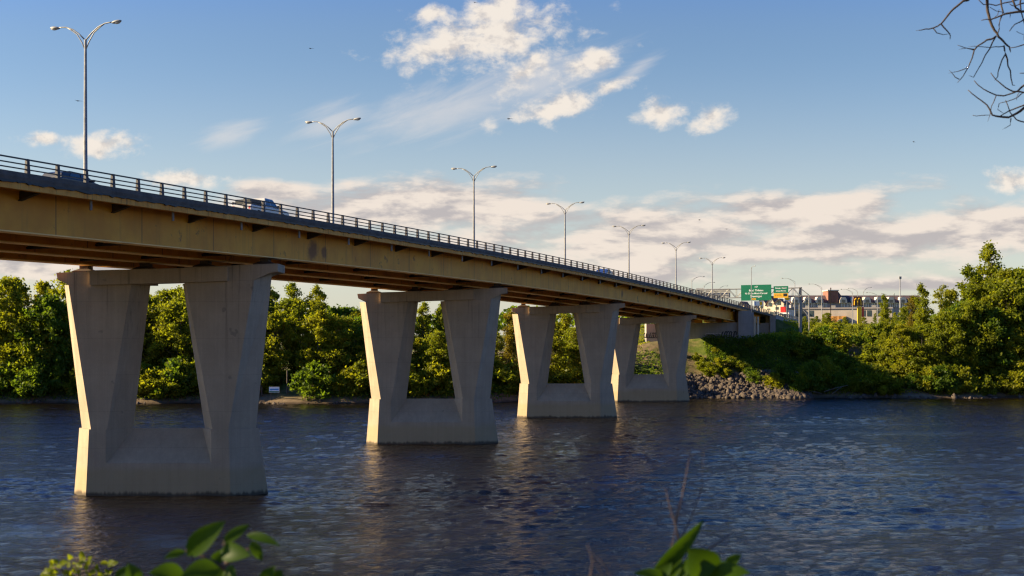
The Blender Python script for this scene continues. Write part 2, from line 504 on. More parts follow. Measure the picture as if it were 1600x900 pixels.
M = {
    'concrete': mat_concrete("pier_concrete"),
    'abut': mat_concrete("abutment_concrete", (0.30, 0.265, 0.23), stain=False),
    'girder': mat_girder(), 'flange': simple("ochre_flange_painted_glow", (0.85, 0.50, 0.16), 0.6, 0.15, 0.4), 'edge': mat_edge(), 'curb': mat_curb(),  # flange colour lightened to imitate the glow thrown up off the water
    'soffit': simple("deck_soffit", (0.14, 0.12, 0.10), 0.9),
    'asphalt': simple("asphalt", (0.05, 0.05, 0.052), 0.9, 0.2, 3),
    'rail': simple("dark_rail_paint", (0.035, 0.045, 0.042), 0.55, 0.3, 6),
    'post': simple("dark_post_paint", (0.05, 0.04, 0.038), 0.6, 0.3, 6),
    'dark': simple("dark_bracket_steel", (0.05, 0.03, 0.015), 0.7),
    'bearing': simple("rusty_bearing", (0.06, 0.035, 0.02), 0.7),
    'galv': simple("galvanised_steel", (0.23, 0.22, 0.20), 0.5, 0.2, 4, metal=0.2),
    'lamp': simple("lamp_housing", (0.24, 0.23, 0.21), 0.5),
    'lens': simple("lamp_lens", (0.45, 0.42, 0.36), 0.3),
    'white': simple("white_paint", (0.75, 0.74, 0.70), 0.6, 0.08),
    'green_sign': simple("green_sign_sheet", (0.004, 0.13, 0.062), 0.45, 0.06),
    'yellow_sign': simple("yellow_sign_sheet", (0.62, 0.33, 0.015), 0.5, 0.06),
    'black': simple("black_paint", (0.012, 0.012, 0.012), 0.5),
    'signback': simple("sign_back_metal", (0.30, 0.30, 0.30), 0.6),
    'blue_sign': simple("blue_sign_sheet", (0.05, 0.22, 0.5), 0.5, 0.05),
    'leaf': mat_leaf("leaves_green", (0.115, 0.15, 0.011), (0.20, 0.21, 0.017)),
    'leaf2': mat_leaf("leaves_yellow_green", (0.155, 0.175, 0.012), (0.245, 0.24, 0.018)),
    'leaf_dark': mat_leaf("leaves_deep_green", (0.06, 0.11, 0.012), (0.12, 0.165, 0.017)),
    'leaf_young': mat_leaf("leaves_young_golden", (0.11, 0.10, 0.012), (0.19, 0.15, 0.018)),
    'leaf_near': mat_leaf("leaves_near", (0.026, 0.058, 0.003), (0.046, 0.09, 0.005), 0.4, 9.0),
    'leaf_near2': mat_leaf("leaves_near_yellow", (0.09, 0.12, 0.008), (0.16, 0.18, 0.012), 0.45, 12.0),
    'bark': simple("bark", (0.085, 0.066, 0.05), 0.95, 0.3, 3),
    'bark_dark': simple("bark_dark", (0.05, 0.036, 0.028), 0.95, 0.3, 30),
    'twig': simple("twig_brown", (0.065, 0.042, 0.036), 0.9, 0.3, 20),
    'ground': mat_ground(), 'water': mat_water(),
    'rock': simple("riprap_rock", (0.072, 0.053, 0.039), 0.9, 0.7, 1.2),
    'glass': mat_glass("dark_glass"),
    'silver': finish(*new_mat("silver_car_paint"), (0.42, 0.41, 0.39), 0.4, metal=0.0, coat=0.6),
    'navy': finish(*new_mat("dark_blue_car_paint"), (0.010, 0.011, 0.016), 0.4, coat=0.2),
    'bluecar': finish(*new_mat("blue_car_paint"), (0.02, 0.05, 0.2), 0.3, coat=0.6),
    'greycar': finish(*new_mat("grey_car_paint"), (0.06, 0.065, 0.07), 0.3, coat=0.6),
    'redcar': finish(*new_mat("orange_car_paint"), (0.5, 0.14, 0.03), 0.3, coat=0.6),
    'tyre': simple("tyre_rubber", (0.015, 0.015, 0.015), 0.9),
    'rim': simple("wheel_rim", (0.4, 0.4, 0.4), 0.4, metal=0.5),
    'roof_purple': simple("brown_purple_shingles", (0.075, 0.048, 0.05), 0.9, 0.25, 0.8),
    'wall_grey': simple("grey_siding", (0.24, 0.21, 0.20), 0.8, 0.12, 0.5),
    'wall_beige': simple("beige_block_wall", (0.34, 0.29, 0.24), 0.85, 0.12, 0.3),
    'wall_cream': simple("cream_siding", (0.62, 0.52, 0.38), 0.8, 0.1, 0.4),
    'brick': simple("brown_brick", (0.2, 0.09, 0.06), 0.9, 0.2, 1),
    'brick_orange': simple("orange_wood_wall", (0.48, 0.22, 0.05), 0.8, 0.2, 1),
    'red': simple("red_panel", (0.42, 0.012, 0.008), 0.5, 0.15),
    'gold': simple("golden_yellow_paint", (0.75, 0.42, 0.01), 0.5, 0.08),
    'maroon': simple("maroon_board", (0.12, 0.045, 0.02), 0.6, 0.1),
    'graffiti_w': simple("pale_spray_paint", (0.42, 0.36, 0.36), 0.7),
    'graffiti_v': simple("violet_spray_paint", (0.10, 0.09, 0.16), 0.7),
    'bird': simple("dark_plumage", (0.02, 0.02, 0.022), 0.9),
    'drain': simple("pale_drain_pipe", (0.22, 0.19, 0.16), 0.6),
    'foam': simple("foam_white", (0.55, 0.5, 0.45), 0.9),
}

# ------------------------------------------------------------------ bridge line
S0 = Vector((-25.6, 96.0))
dvec = Vector((17.05, 45.67)); SPAN = dvec.length; dvec.normalize()
SN, CS = dvec.x, dvec.y
HALF, XSLOPE = 8.4, 0.043
_zs = np.array([68., 90, 110, 132, 163, 187, 208, 230, 259, 295, 318])
_zz = np.array([21.68, 21.80, 21.86, 21.80, 21.56, 21.20, 20.80, 20.27, 19.45, 18.45, 17.75])
_ss = (_zs - (96 - SN * HALF)) / CS
_poly = np.polyfit(_ss, _zz, 4)
S_END = (309 - (96 - SN * HALF)) / CS


def z_rail(s):
    if s < _ss[0]:
        return float(np.polyval(_poly, _ss[0])) - 0.004 * (_ss[0] - s)
    if s > S_END + 8:
        z1 = float(np.polyval(_poly, S_END + 8))
        return 17.0 + (z1 - 17.0) * math.exp(-(s - S_END - 8) / 25.0)
    return float(np.polyval(_poly, s))


def BP(s, q, dz=0.0):
    """Point at station s, offset q to the near (right) side, dz above the rail-top profile."""
    return Vector((S0.x + SN * s + CS * q, S0.y + CS * s - SN * q, z_rail(s) - XSLOPE * (HALF - q) + dz))


def s_at(Y, q):
    return (Y - S0.y + SN * q) / CS


# ------------------------------------------------------------------ ground
def sstep(a, b, x):
    t = np.clip((x - a) / (b - a), 0, 1)
    return t * t * (3 - 2 * t)


def shore(X):
    return 228 + 19 * sstep(-25, 48, X) + 1.2 * np.sin(X * 0.21) + 0.7 * np.sin(X * 0.53 + 1)


LP = np.array([(-40, -3), (-3, -.9), (0, 0.0), (2, 0.9), (10, 2.8), (40, 5), (100, 7), (300, 11), (5000, 16)], float)
RP = np.array([(-40, -3), (-3, -.9), (0, 0.0), (3, 0.9), (9, 3.6), (22, 11.2), (52, 11.5), (72, 14.2), (110, 15.4), (300, 16), (5000, 18)], float)
NB = np.array([(-400, 14), (-60, 12), (-4, 10.6), (1, 10.2), (6, 8.6), (14, 5), (26, 0.6), (29, -.6), (50, -3)], float)


def ground_z(X, Y):
    X = np.asarray(X, float); Y = np.asarray(Y, float)
    d = Y - shore(X)
    zl = np.interp(d, LP[:, 0], LP[:, 1])
    zr = np.interp(d, RP[:, 0], RP[:, 1])
    # the east bank is gentler further right, where the trees stand
    zr2 = np.interp(d, [-40, -3, 0, 4, 14, 40, 90, 130, 300, 5000], [-3, -.9, 0, 1.2, 3.5, 9, 14.5, 15.4, 16, 18])
    zr = zr + (zr2 - zr) * sstep(70, 105, X)
    w = sstep(6, 34, X)
    z = zl + (zr - zl) * w
    z = z + 0.35 * np.sin(X * 0.33 + Y * 0.21) * np.sin(Y * 0.37 - X * 0.11) * np.clip(d / 6, 0, 1) * (d < 60)
    near = np.interp(Y, NB[:, 0], NB[:, 1])
    z = np.where(Y < 60, near, z)
    # raised approach behind the far abutment
    s = (X - S0.x) * SN + (Y - S0.y) * CS
    q = (X - S0.x) * CS - (Y - S0.y) * SN
    zh = np.array([z_rail(v) for v in np.ravel(np.clip(s, S_END, 1200))]).reshape(s.shape) - 1.45
    top = zh - np.clip(np.abs(q) - 9.2, 0, None) * 0.5 - XSLOPE * 8
    z = np.where((s > S_END + 0.5) & (s < 1200), np.maximum(z, top), z)
    return z


def gz(x, y):
    return float(ground_z(np.array([x]), np.array([y]))[0])


def axis(segs):
    out = []
    for a, b, st in segs:
        out += list(np.arange(a, b, st))
    out.append(segs[-1][1])
    return np.array(out)


gx = axis([(-3000, -400, 200), (-400, -150, 25), (-150, 20, 3), (20, 110, 1.5), (110, 200, 3), (200, 500, 25), (500, 3000, 250)])
gy = axis([(-400, -40, 40), (-40, 40, 2), (40, 215, 25), (215, 340, 1.5), (340, 460, 5), (460, 900, 40), (900, 6000, 510)])
GX, GY = np.meshgrid(gx, gy)
GZ = ground_z(GX, GY)
V = np.stack([GX, GY, GZ], -1).reshape(-1, 3)
nx, ny = len(gx), len(gy)
idx = np.arange(nx * ny).reshape(ny, nx)
Fq = np.stack([idx[:-1, :-1], idx[:-1, 1:], idx[1:, 1:], idx[1:, :-1]], -1).reshape(-1, 4)
tag(np_mesh("ground", V, Fq, M['ground'], smooth=True), "grassy and bare earth river banks", kind='structure')

# ------------------------------------------------------------------ water: a displaced sheet
def build_water():
    xs = axis([(-900, -200, 50), (-200, -110, 1.5), (-110, 130, 0.34), (130, 230, 1.5), (230, 900, 50)])
    ys = axis([(20, 55, 2.5), (55, 130, 0.3), (130, 260, 0.6)])
    X, Y = np.meshgrid(xs, ys)
    rng = np.random.default_rng(5)
    calm = np.zeros_like(X)
    for i in range(9):
        kx, ky = rng.normal(0, 0.03), rng.normal(0, 0.16)
        calm += np.sin(kx * X + ky * Y + rng.uniform(0, 6.28))
    amp = 0.55 + 0.45 * sstep(-2.6, 0.8, calm)
    Z = np.zeros_like(X)
    for i in range(70):
        lam = 0.85 * (4.0 / 0.85) ** rng.random() ** 1.2
        th = rng.normal(R(-75), 0.6)
        k = 2 * np.pi / lam
        a = 0.0050 * lam ** 0.6 * rng.uniform(0.5, 1.3)
        Z += a * np.sin(k * (np.cos(th) * X + np.sin(th) * Y) + rng.uniform(0, 6.28))
    Z *= amp
    fade = sstep(-220, -150, X) * (1 - sstep(170, 240, X)) * sstep(30, 55, Y)
    Z *= fade
    V = np.stack([X, Y, Z], -1).reshape(-1, 3)
    nx, ny = len(xs), len(ys)
    idx = np.arange(nx * ny).reshape(ny, nx)
    F = np.stack([idx[:-1, :-1], idx[:-1, 1:], idx[1:, 1:], idx[1:, :-1]], -1).reshape(-1, 4)
    tag(np_mesh("river_water", V, F, M['water'], smooth=True), "dark rippled river water", kind='structure')


build_water()

# ------------------------------------------------------------------ piers
def build_pier(i, label):
    cx, cy = S0.x + dvec.x * SPAN * i, S0.y + dvec.y * SPAN * i
    root = empty("bridge_pier", (cx, cy, 0), label, "bridge pier", "V-legged piers standing in the river")
    # corner positions measured on the nearest pier, in metres about its centre
    def X(px, d=0.0): return (px - 800) / 2000 * (96 + d) + 25.6
    def Z(py): return 12 - (py - 525) * 0.048
    def ztop(xl):   # pier top under the cross slope
        s = SPAN * i + xl * SN; q = xl * CS
        return z_rail(s) - XSLOPE * (HALF - q) - 4.42
    dz = ztop(8.0) - 17.48
    D, T = 1.5, 3.0
    def plan(o, f0, f1, n, z, zn=None):
        """hexagonal ring: outer nose, front corners, inner nose, back corners"""
        zo, zf0, zf1, znn = z if isinstance(z, tuple) else (z, z, z, z)
        return [(X(o, D), D, zo), (X(f0), 0, zf0), (X(f1), 0, zf1), (X(n, D), D, znn), (X(f1), T, zf1), (X(f0), T, zf0)]
    zb, zw = 5.0, 2.45
    # base
    b = MB()
    lo = [(X(116, D), D, -2.5), (X(134), 0, -2.5), (X(360), 0, -2.5), (X(419, D), D, -2.5), (X(360), T, -2.5), (X(134), T, -2.5)]
    l0 = [(x, y, 0.0) for x, y, _ in lo]
    lw = [(X(120, D), D, zw), (X(136.5), 0, zw), (X(358.5), 0, zw), (X(411.5, D), D, zw), (X(358.5), T, zw), (X(136.5), T, zw)]
    b.loft([lo, l0, lw])
    e = 0.003
    up = plan(124, 139, 165, 212, zb)
    dn = [(X(120, D), D, zw + e), (X(136.5), 0, zw + e), (X(165), 0, zw + e), (X(212, D), D, zw + e), (X(165), T, zw + e), (X(136.5), T, zw + e)]
    b.loft([dn, up])
    up = plan(316, 330, 357, 404, zb)
    dn = [(X(316, D), D, zw + e), (X(330), 0, zw + e), (X(358.5), 0, zw + e), (X(411.5, D), D, zw + e), (X(358.5), T, zw + e), (X(330), T, zw + e)]
    b.loft([dn, up])
    xa, xb = X(150), X(345)
    b.loft([[(xa, 0.012, zw + e), (xa, 1.45, zb - .01), (xa, 1.55, zb - .01), (xa, T - .012, zw + e)], [(xb, 0.012, zw + e), (xb, 1.45, zb - .01), (xb, 1.55, zb - .01), (xb, T - .012, zw + e)]])
    b.build("pier_base", M['concrete'], root)
    # legs
    def leg(bot, top, capoly):
        mb = MB()
        r0 = plan(*bot, zb + e)
        r1 = [(x, y, z + dz) for x, y, z in plan(*top[:4], tuple(Z(t) for t in top[4]))]
        mb.loft([r0, r1])
        ring = [(X(px), Z(py) + dz) for px, py in capoly]
        mb.loft([[(x, 0.0, z) for x, z in ring], [(x, T, z) for x, z in ring]])
        mb.build("pier_leg", M['concrete'], root)
    leg((128, 142, 167, 208), (101, 107, 205, 235, (442, 443.2, 442.2, 442)), [(88, 424), (90, 434.5), (107, 443), (206, 442), (230, 442), (230, 417.5)])
    leg((320, 332, 357, 400), (286, 290, 397, 425, (440, 440.2, 435.4, 424)), [(288, 415.3), (288, 440), (397, 435.2), (421, 424), (434, 422), (434, 409.5)])
    # cross beam tying the heads together, proud of the legs
    mb = MB()
    ring = [(X(142), Z(443.5)), (X(357), Z(437)), (X(357), Z(415)), (X(142), Z(420.5))]
    mb.loft([[(x, -0.32, z + dz) for x, z in ring], [(x, 1.3, z + dz) for x, z in ring]])
    mb.build("cross_beam", M['concrete'], root)
    # bearings under the four girders
    for k in range(4):
        q = 6.4 - 4.2667 * k
        xl = q / CS * 1.0
        mb = MB()
        zt = ztop(xl)
        # girder centre line meets the pier line at lateral q
        mb.loft([[(xl - .85, .7, zt - .03), (xl + .85, .7, zt - .03), (xl + .85, 2.3, zt - .03), (xl - .85, 2.3, zt - .03)],
                 [(xl - .8, .7, zt + .16), (xl + .8, .7, zt + .16), (xl + .8, 2.3, zt + .16), (xl - .8, 2.3, zt + .16)],
                 [(xl - .32, .9, zt + .34), (xl + .32, .9, zt + .34), (xl + .32, 2.1, zt + .34), (xl - .32, 2.1, zt + .34)],
                 [(xl - .32, .9, zt + .57), (xl + .32, .9, zt + .57), (xl + .32, 2.1, zt + .57), (xl - .32, 2.1, zt + .57)]])
        mb.build("bearing", M['bearing'], root)
    return root


for i, lab in enumerate(["nearest and largest concrete pier with two slanting legs standing in the river",
                         "second concrete pier from the near side, standing alone in mid river",
                         "third concrete pier, partly hiding the farthest one behind it",
                         "farthest and smallest concrete pier, close to the stony far bank"]):
    build_pier(i, lab)

# ------------------------------------------------------------------ bridge superstructure
bridge = empty("bridge", (0, 0, 0), "long ochre steel girder road bridge crossing the river on concrete piers", "bridge")
S_A0, S_BEG = 0, -92.0


def sweep(prof, s0, s1, step=2.5, close=True, skewY=None):
    """Sweep a closed (q, dz) profile along the bridge."""
    n = max(2, int((s1 - s0) / step))
    rings = []
    for k in range(n + 1):
        s = s0 + (s1 - s0) * k / n
        rings.append([BP(s, q, dz) for q, dz in prof])
    return MB().loft(rings)


# deck slab and soffit, road surface on top
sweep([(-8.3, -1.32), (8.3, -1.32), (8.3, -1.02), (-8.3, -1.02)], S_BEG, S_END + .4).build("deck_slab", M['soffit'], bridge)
sweep([(-7.9, -0.95), (-7.9, -1.01), (7.9, -1.01), (7.9, -0.95)], S_BEG, S_END + .4).build("road_surface", M['asphalt'], bridge)
for q in (-4.2, 4.2):
    sweep([(q - .06, -.946), (q + .06, -.946), (q + .06, -.942), (q - .06, -.942)], S_BEG, S_END).build("lane_line", M['white'], bridge)
sweep([(-.35, -1.0), (.35, -1.0), (.22, -.55), (-.22, -.55)], S_BEG, S_END).build("median_kerb", M['curb'], bridge)
for sg in (1, -1):
    sweep([(sg * 7.9, -1.0), (sg * 8.42, -1.34), (sg * 8.45, -1.08), (sg * 8.40, -0.82), (sg * 7.95, -0.82)], S_BEG, S_END + .5, 1.5).build("kerb", M['curb'], bridge)
    sweep([(sg * 8.05, -1.36), (sg * 8.33, -1.36), (sg * 8.33, -1.74), (sg * 8.05, -1.74)], S_BEG, s_at(283, sg * 8.2), 1.5).build("edge_beam", M['edge'], bridge)
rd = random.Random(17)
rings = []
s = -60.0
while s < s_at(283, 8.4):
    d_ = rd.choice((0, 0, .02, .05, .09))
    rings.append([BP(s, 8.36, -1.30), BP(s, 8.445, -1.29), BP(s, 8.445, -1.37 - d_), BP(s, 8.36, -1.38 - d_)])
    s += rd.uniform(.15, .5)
MB().loft(rings).build("slab_shadow_strip", M['black'], bridge)  # added jagged black strip imitating the slab's shadow line above the edge beam
# girders
YA = 273.5   # face of the land pier
for k in range(4):
    q = 6.4 - 4.2667 * k
    tw, fw = 0.03, 0.36
    prof = [(q + tw, -3.777), (q + tw, -1.46), (q + fw * .8, -1.46), (q + fw * .8, -1.34), (q - fw * .8, -1.34), (q - fw * .8, -1.46), (q - tw, -1.46), (q - tw, -3.777)]
    flange = [(q - fw, -3.85), (q + fw, -3.85), (q + fw, -3.78), (q - fw, -3.78)]
    gd = sweep(prof, S_BEG, s_at(YA + 2.5, q), 2.0).build("girder", M['girder'], bridge)
    sweep(flange, S_BEG, s_at(YA + 2.5, q), 2.0).build("bottom_flange", M['flange'], gd)
    q2a, q2b = s_at(285.5, q), s_at(304.0, q)
    prof2 = [(q - fw, -3.2), (q + fw, -3.2), (q + fw, -3.13), (q + tw, -3.13), (q + tw, -1.46), (q + fw * .8, -1.46), (q + fw * .8, -1.34), (q - fw * .8, -1.34), (q - fw * .8, -1.46), (q - tw, -1.46), (q - tw, -3.13), (q - fw, -3.13)]
    sweep(prof2, q2a, q2b, 4).build("girder", M['girder'], bridge)
# cross frames between girders at and between the piers
for j in range(-4, 16):
    s = j * SPAN / 4
    if s > s_at(YA, 0) - 3: break
    mb = MB()
    for k in range(3):
        qa, qb = 6.4 - 4.2667 * k - .06, 6.4 - 4.2667 * (k + 1) + .06
        sa, sb = s + qa / CS * SN, s + qb / CS * SN
        for za, zb_ in ((-1.7, -1.7), (-3.5, -3.5), (-1.7, -3.5), (-3.5, -1.7)):
            mb.tube([BP(sa, qa, za), BP(sb, qb, zb_)], .09, 4)
    mb.build("cross_frame", M['dark'], bridge)
# overhang brackets along the near side, drain pipes between them
s = -88.0
j = 0
while s < s_at(YA, 8) - 2:
    mb = MB()
    for a in (-.06,):
        r = [(6.44, -1.40), (8.04, -1.40), (8.04, -1.60), (6.44, -1.98)]
        mb.loft([[BP(s - .06, q, z) for q, z in r], [BP(s + .06, q, z) for q, z in r]])
        r = [(6.44, -1.98), (8.04, -1.60), (8.04, -1.64), (6.44, -2.03)]
        mb.loft([[BP(s - .16, q, z) for q, z in r], [BP(s + .16, q, z) for q, z in r]])
    mb.build("bracket", M['dark'], bridge)
    if True:
        p = BP(s + 4.3, 7.85, -1.33)
        MB().tube([p, p + Vector((0, 0, -.95))], .085, 8).build("drain_pipe", M['drain'], bridge)
    s += 8.1
    j += 1
# railing
RS0, RS1 = -92.0, S_END + 0.4
for sg, nm in ((1, 'near'), (-1, 'far')):
    q = sg * 8.18
    mb = MB()
    for dz, h in ((-.035, .07), (-.32, .055), (-.58, .055)):
        r = [(q - .05, dz - h / 2), (q + .05, dz - h / 2), (q + .05, dz + h / 2), (q - .05, dz + h / 2)]
        n = 160
        rings = [[BP(RS0 + (RS1 - RS0) * k / n, a, z) for a, z in r] for k in range(n + 1)]
        # one rail of the first panels is bent, as in the photograph
        mb.loft(rings)
    rl = mb.build("railing", M['rail'], bridge)
    tag(rl, None)
    S_P = s_at(70.1, 8.18)
    ks = [k for k in range(-40, 140) if RS0 < S_P + 2.43 * k < RS1 - .5]
    if sg == 1:
        near_k = [k for k in ks if S_P + 2.43 * k > -36][:100]
        rest = [k for k in ks if k not in near_k]
    else:
        near_k, rest = [], ks
    def post(mb, s):
        mb.loft([[BP(s + a, q + b, -.82) for a, b in ((-.13, -.10), (.13, -.10), (.13, .10), (-.13, .10))],
                 [BP(s + a, q + b, .005) for a, b in ((-.10, -.075), (.10, -.075), (.10, .06), (-.10, .06))]])
    pm = None
    for k in near_k:
        mb = MB(); post(mb, S_P + 2.43 * k)
        mb.build("post", M['post'], rl)
    mb = MB()
    for k in rest: post(mb, S_P + 2.43 * k)
    tag(mb.build("post", M['post'], rl), kind='stuff')

# ------------------------------------------------------------------ land pier, abutment, wing wall
def wall_piece(x0, x1, y0, y1, z0, zt0, zt1):
    return [[(x0, y0, z0), (x0, y1, z0), (x0, y1, zt0), (x0, y0, zt0)], [(x1, y0, z0), (x1, y1, z0), (x1, y1, zt1), (x1, y0, zt1)]]


def near_edge_x(Y, q=HALF): return S0.x + SN * s_at(Y, q) + CS * q
lp = empty("bridge_abutment", (40, 273, 9), "wide concrete abutment wall with graffiti under the far end of the bridge", "abutment")
lp.location = (0, 0, 0)
MB().loft(wall_piece(28.5, near_edge_x(272) - 1.2, 271.5, 275.0, 8, 14.6, 14.9)).build("abutment_wall", M['abut'], lp)
xe = near_edge_x(272)
zt = BP(s_at(272, HALF), HALF, -1.75).z
MB().loft(wall_piece(xe - 1.2, xe + 1.5, 270.8, 276.5, 8, zt, zt)).build("end_pillar", M['abut'], lp)
MB().loft(wall_piece(xe + 1.503, xe + 2.6, 273.5, 277.5, 8, zt - .3, zt - .3)).build("end_pillar", M['abut'], lp)
# graffiti, sprayed on the wall: short curved strokes
def stroke(mb, pts, y, w):
    rings = []
    for i, (x, z) in enumerate(pts):
        a = pts[max(i - 1, 0)]; b = pts[min(i + 1, len(pts) - 1)]
        dx, dz_ = b[0] - a[0], b[1] - a[1]
        l = math.hypot(dx, dz_) or 1
        nx_, nz_ = -dz_ / l * w / 2, dx / l * w / 2
        rings.append([(x + nx_, y, z + nz_), (x + nx_, y - .012, z + nz_), (x - nx_, y - .012, z - nz_), (x - nx_, y, z - nz_)])
    mb.loft(rings)


rg = random.Random(3)
def scrawl(x0, x1, z0, z1, n, w, y=271.498):
    mb = MB()
    for k in range(n):
        xa = x0 + (x1 - x0) * k / n
        ww = (x1 - x0) / n
        t0 = rg.uniform(0, 6)
        t1 = t0 + rg.uniform(3, 6.5)
        pts = [(xa + ww * (.5 + .62 * math.cos(t)) + ww * .2 * (t - t0) / 6, (z0 + z1) / 2 + (z1 - z0) / 2 * math.sin(t * rg.choice((1, 1.0)) + .4)) for t in np.linspace(t0, t1, 14)]
        stroke(mb, pts, y - .002 * k, w)
    return mb
def gx_at(px, Y=271.5): return (px - 800) / 2000 * Y
def gz_at(py, Y=271.5): return 12 - (py - 525) / 2000 * Y
scrawl(gx_at(1128), gx_at(1150), gz_at(528), gz_at(518), 6, .26).build("graffiti", M['black'], lp)
scrawl(gx_at(1102), gx_at(1126), gz_at(524.5), gz_at(521), 9, .13).build("graffiti", M['graffiti_w'], lp)
scrawl(gx_at(1103), gx_at(1127), gz_at(525.5), gz_at(522.5), 7, .10, 271.44).build("graffiti", M['black'], lp)
scrawl(gx_at(1151), gx_at(1166), gz_at(525.5), gz_at(519.5), 7, .11).build("graffiti", M['graffiti_v'], lp)
scrawl(gx_at(1006.5), gx_at(1027), gz_at(528), gz_at(520), 7, .16).build("graffiti", M['black'], lp)

ab = empty("bridge_abutment", (0, 0, 0), "smaller concrete end abutment where the bridge meets the embankment beside a dark wing wall", "abutment")
xe2 = near_edge_x(305)
zt2 = BP(s_at(305, HALF), HALF, -1.4).z
MB().loft(wall_piece(xe2 - 18.5, xe2 - .2, 304.2, 307, 8, zt2 - 2.2, zt2 - 1.6)).build("abutment_wall", M['abut'], ab)
MB().loft(wall_piece(xe2 - .197, xe2 + 1.1, 303.5, 309, 8, zt2, zt2)).build("end_pillar", M['abut'], ab)
mb = MB()
rings = []
for k in range(9):
    s = S_END + .6 + k * 5.0
    a, b = BP(s, 8.5), BP(s, 9.1)
    zt_ = z_rail(s) - .80
    rings.append([(a.x, a.y, 8), (b.x, b.y, 8), (b.x, b.y, zt_), (a.x, a.y, zt_)])
mb.loft(rings).build("wing_wall", M['abut'], ab)
# pale drain columns beside the short span
for px in (1179.3, 1184.2):
    x = (px - 800) / 2000 * 283
    o = MB().lathe([(.22, 9.5), (.2, 9.8), (.2, 16.2), (.26, 16.3)], (x, 283, 0), 10).build("concrete_column", M['wall_cream'])
    tag(o, "thin pale upright column beside the short end span, " + ("nearer the abutment wall" if px < 1181 else "farther from the abutment wall"), "column")

# approach highway beyond the bridge
rings = []
for k in range(60):
    s = S_END + .4 + k * 8
    rings.append([BP(s, q, dz) - Vector((0, 0, .1)) for q, dz in ((-9, -1.0), (9, -1.0), (9, -.95), (-9, -.95))])
tag(MB().loft(rings).build("highway", M['asphalt']), "asphalt highway beyond the bridge", kind='structure')
# guard rail along it
gr = empty("guard_rail", (0, 0, 0), "dark guard rail running on along the embankment beyond the bridge end", "guard rail")
mb = MB()
for dz in (-.05, -.35):
    mb.loft([[BP(s, 8.6 + a, dz + b) for a, b in ((-.04, -.08), (.04, -.08), (.04, .08), (-.04, .08))] for s in np.arange(S_END + .8, S_END + 130, 6)])
mb.build("rail", M['galv'], gr)
for s in np.arange(S_END + 2, S_END + 128, 3.0):
    p = BP(s, 8.66)
    MB().box((p.x, p.y, p.z - .5), (.14, .14, 1.05)).build("post", M['post'], gr)

# ------------------------------------------------------------------ lamps
def arm_lamp(label, base, top_z, arms, group, r0=.16):
    """arms: list of (dx, dy, rise) of the lamp head relative to the pole top"""
    root = empty("street_lamp", base, label, "street lamp", group)
    h = top_z - base[2]
    k = r0 / .16
    MB().lathe([(r0 * 1.6, -.3), (r0 * 1.6, .25), (r0, .3), (r0 * .55, h)], (0, 0, 0), 10).build("pole", M['galv'], root, True)
    for dx, dy, rise in arms:
        L = math.hypot(dx, dy)
        ux, uy = dx / L, dy / L
        def P(t, z): return (ux * t, uy * t, h + z)
        Lh = L
        am = MB()
        up_ = [P(0, -.05), P(.22 * Lh, rise * .42), P(.45 * Lh, rise * .78), P(.68 * Lh, rise * .97), P(.84 * Lh, rise), P(.94 * Lh, rise)]
        lowp = [P(0, -.75 * k), P(.12 * Lh, -.28 * k + rise * .1), P(.30 * Lh, rise * .42), P(.5 * Lh, rise * .74), P(.68 * Lh, rise * .97)]
        am.tube(up_, .045 * k, 6)
        am.tube(lowp, .038 * k, 6)
        am.tube([P(.36 * Lh, rise * .62), P(.38 * Lh, rise * .52)], .03 * k, 4)
        am.build("arm", M['galv'], root, True)
        hd = MB()
        rot = Matrix.Translation(P(Lh * .99 + .22 * k, rise + .0)) @ Matrix.Rotation(math.atan2(dy, dx), 4, 'Z') @ Matrix.Rotation(R(-6), 4, 'Y')
        hd.ellipsoid((0, 0, 0), (.42 * k, .17 * k, .11 * k), 10, 6, rot)
        ho = hd.build("lamp_head", M['lamp'], root, True)
        ln = MB()
        ln.ellipsoid((.08 * k, 0, -.07 * k), (.24 * k, .13 * k, .09 * k), 10, 6, rot)
        ln.build("lens", M['lens'], ho, True)
    return root


ords = ["nearest", "second", "third", "fourth", "fifth", "sixth", "seventh", "eighth"]
for i in range(8):
    t = -.198 + .7165 * i
    s = SPAN * t
    b = BP(s, 0, -1.0)
    tops = [62, 205, 275, 328, 362, 387, 410, 424]
    Y = b.y
    zt_ = 12 + (525 - tops[i]) / 2000 * Y if i < 7 else b.z + 10.3
    # only the part of the row standing on the deck
    if i == 7:
        lab = "double-armed lamp far along the bridge, last of its row, low over the railing"
    else:
        lab = ["tall double-armed lamp nearest the viewer, high over the left end of the railing",
               "double-armed lamp above the deck between the silver pickup and the second pier",
               "double-armed lamp above the deck over the second pier",
               "double-armed lamp above the deck between the second and third piers",
               "double-armed lamp above the deck over the third pier",
               "double-armed lamp above the deck over the farthest pier",
               "double-armed lamp standing left of the large green road sign"][i]
    if i == 7: continue
    arm_lamp(lab, (b.x, b.y, b.z), zt_, [(CS * 2.35, -SN * 2.35, 1.0), (-CS * 2.35, SN * 2.35, 1.0)], "double-armed lamps along the bridge")


def at(px, py, Y): return ((px - 800) / 2000 * Y, Y, 12 - (py - 525) / 2000 * Y)


def single(label, px, ytop, hx, hy, Y, zbase, group="single-armed lamps beyond the bridge"):
    x, _, z = at(px, ytop, Y)
    hx_, _, hz_ = at(hx, hy, Y)
    arm_lamp(label, (x, Y, zbase), z, [(hx_ - x, 0.6, hz_ - z)], group, .13)


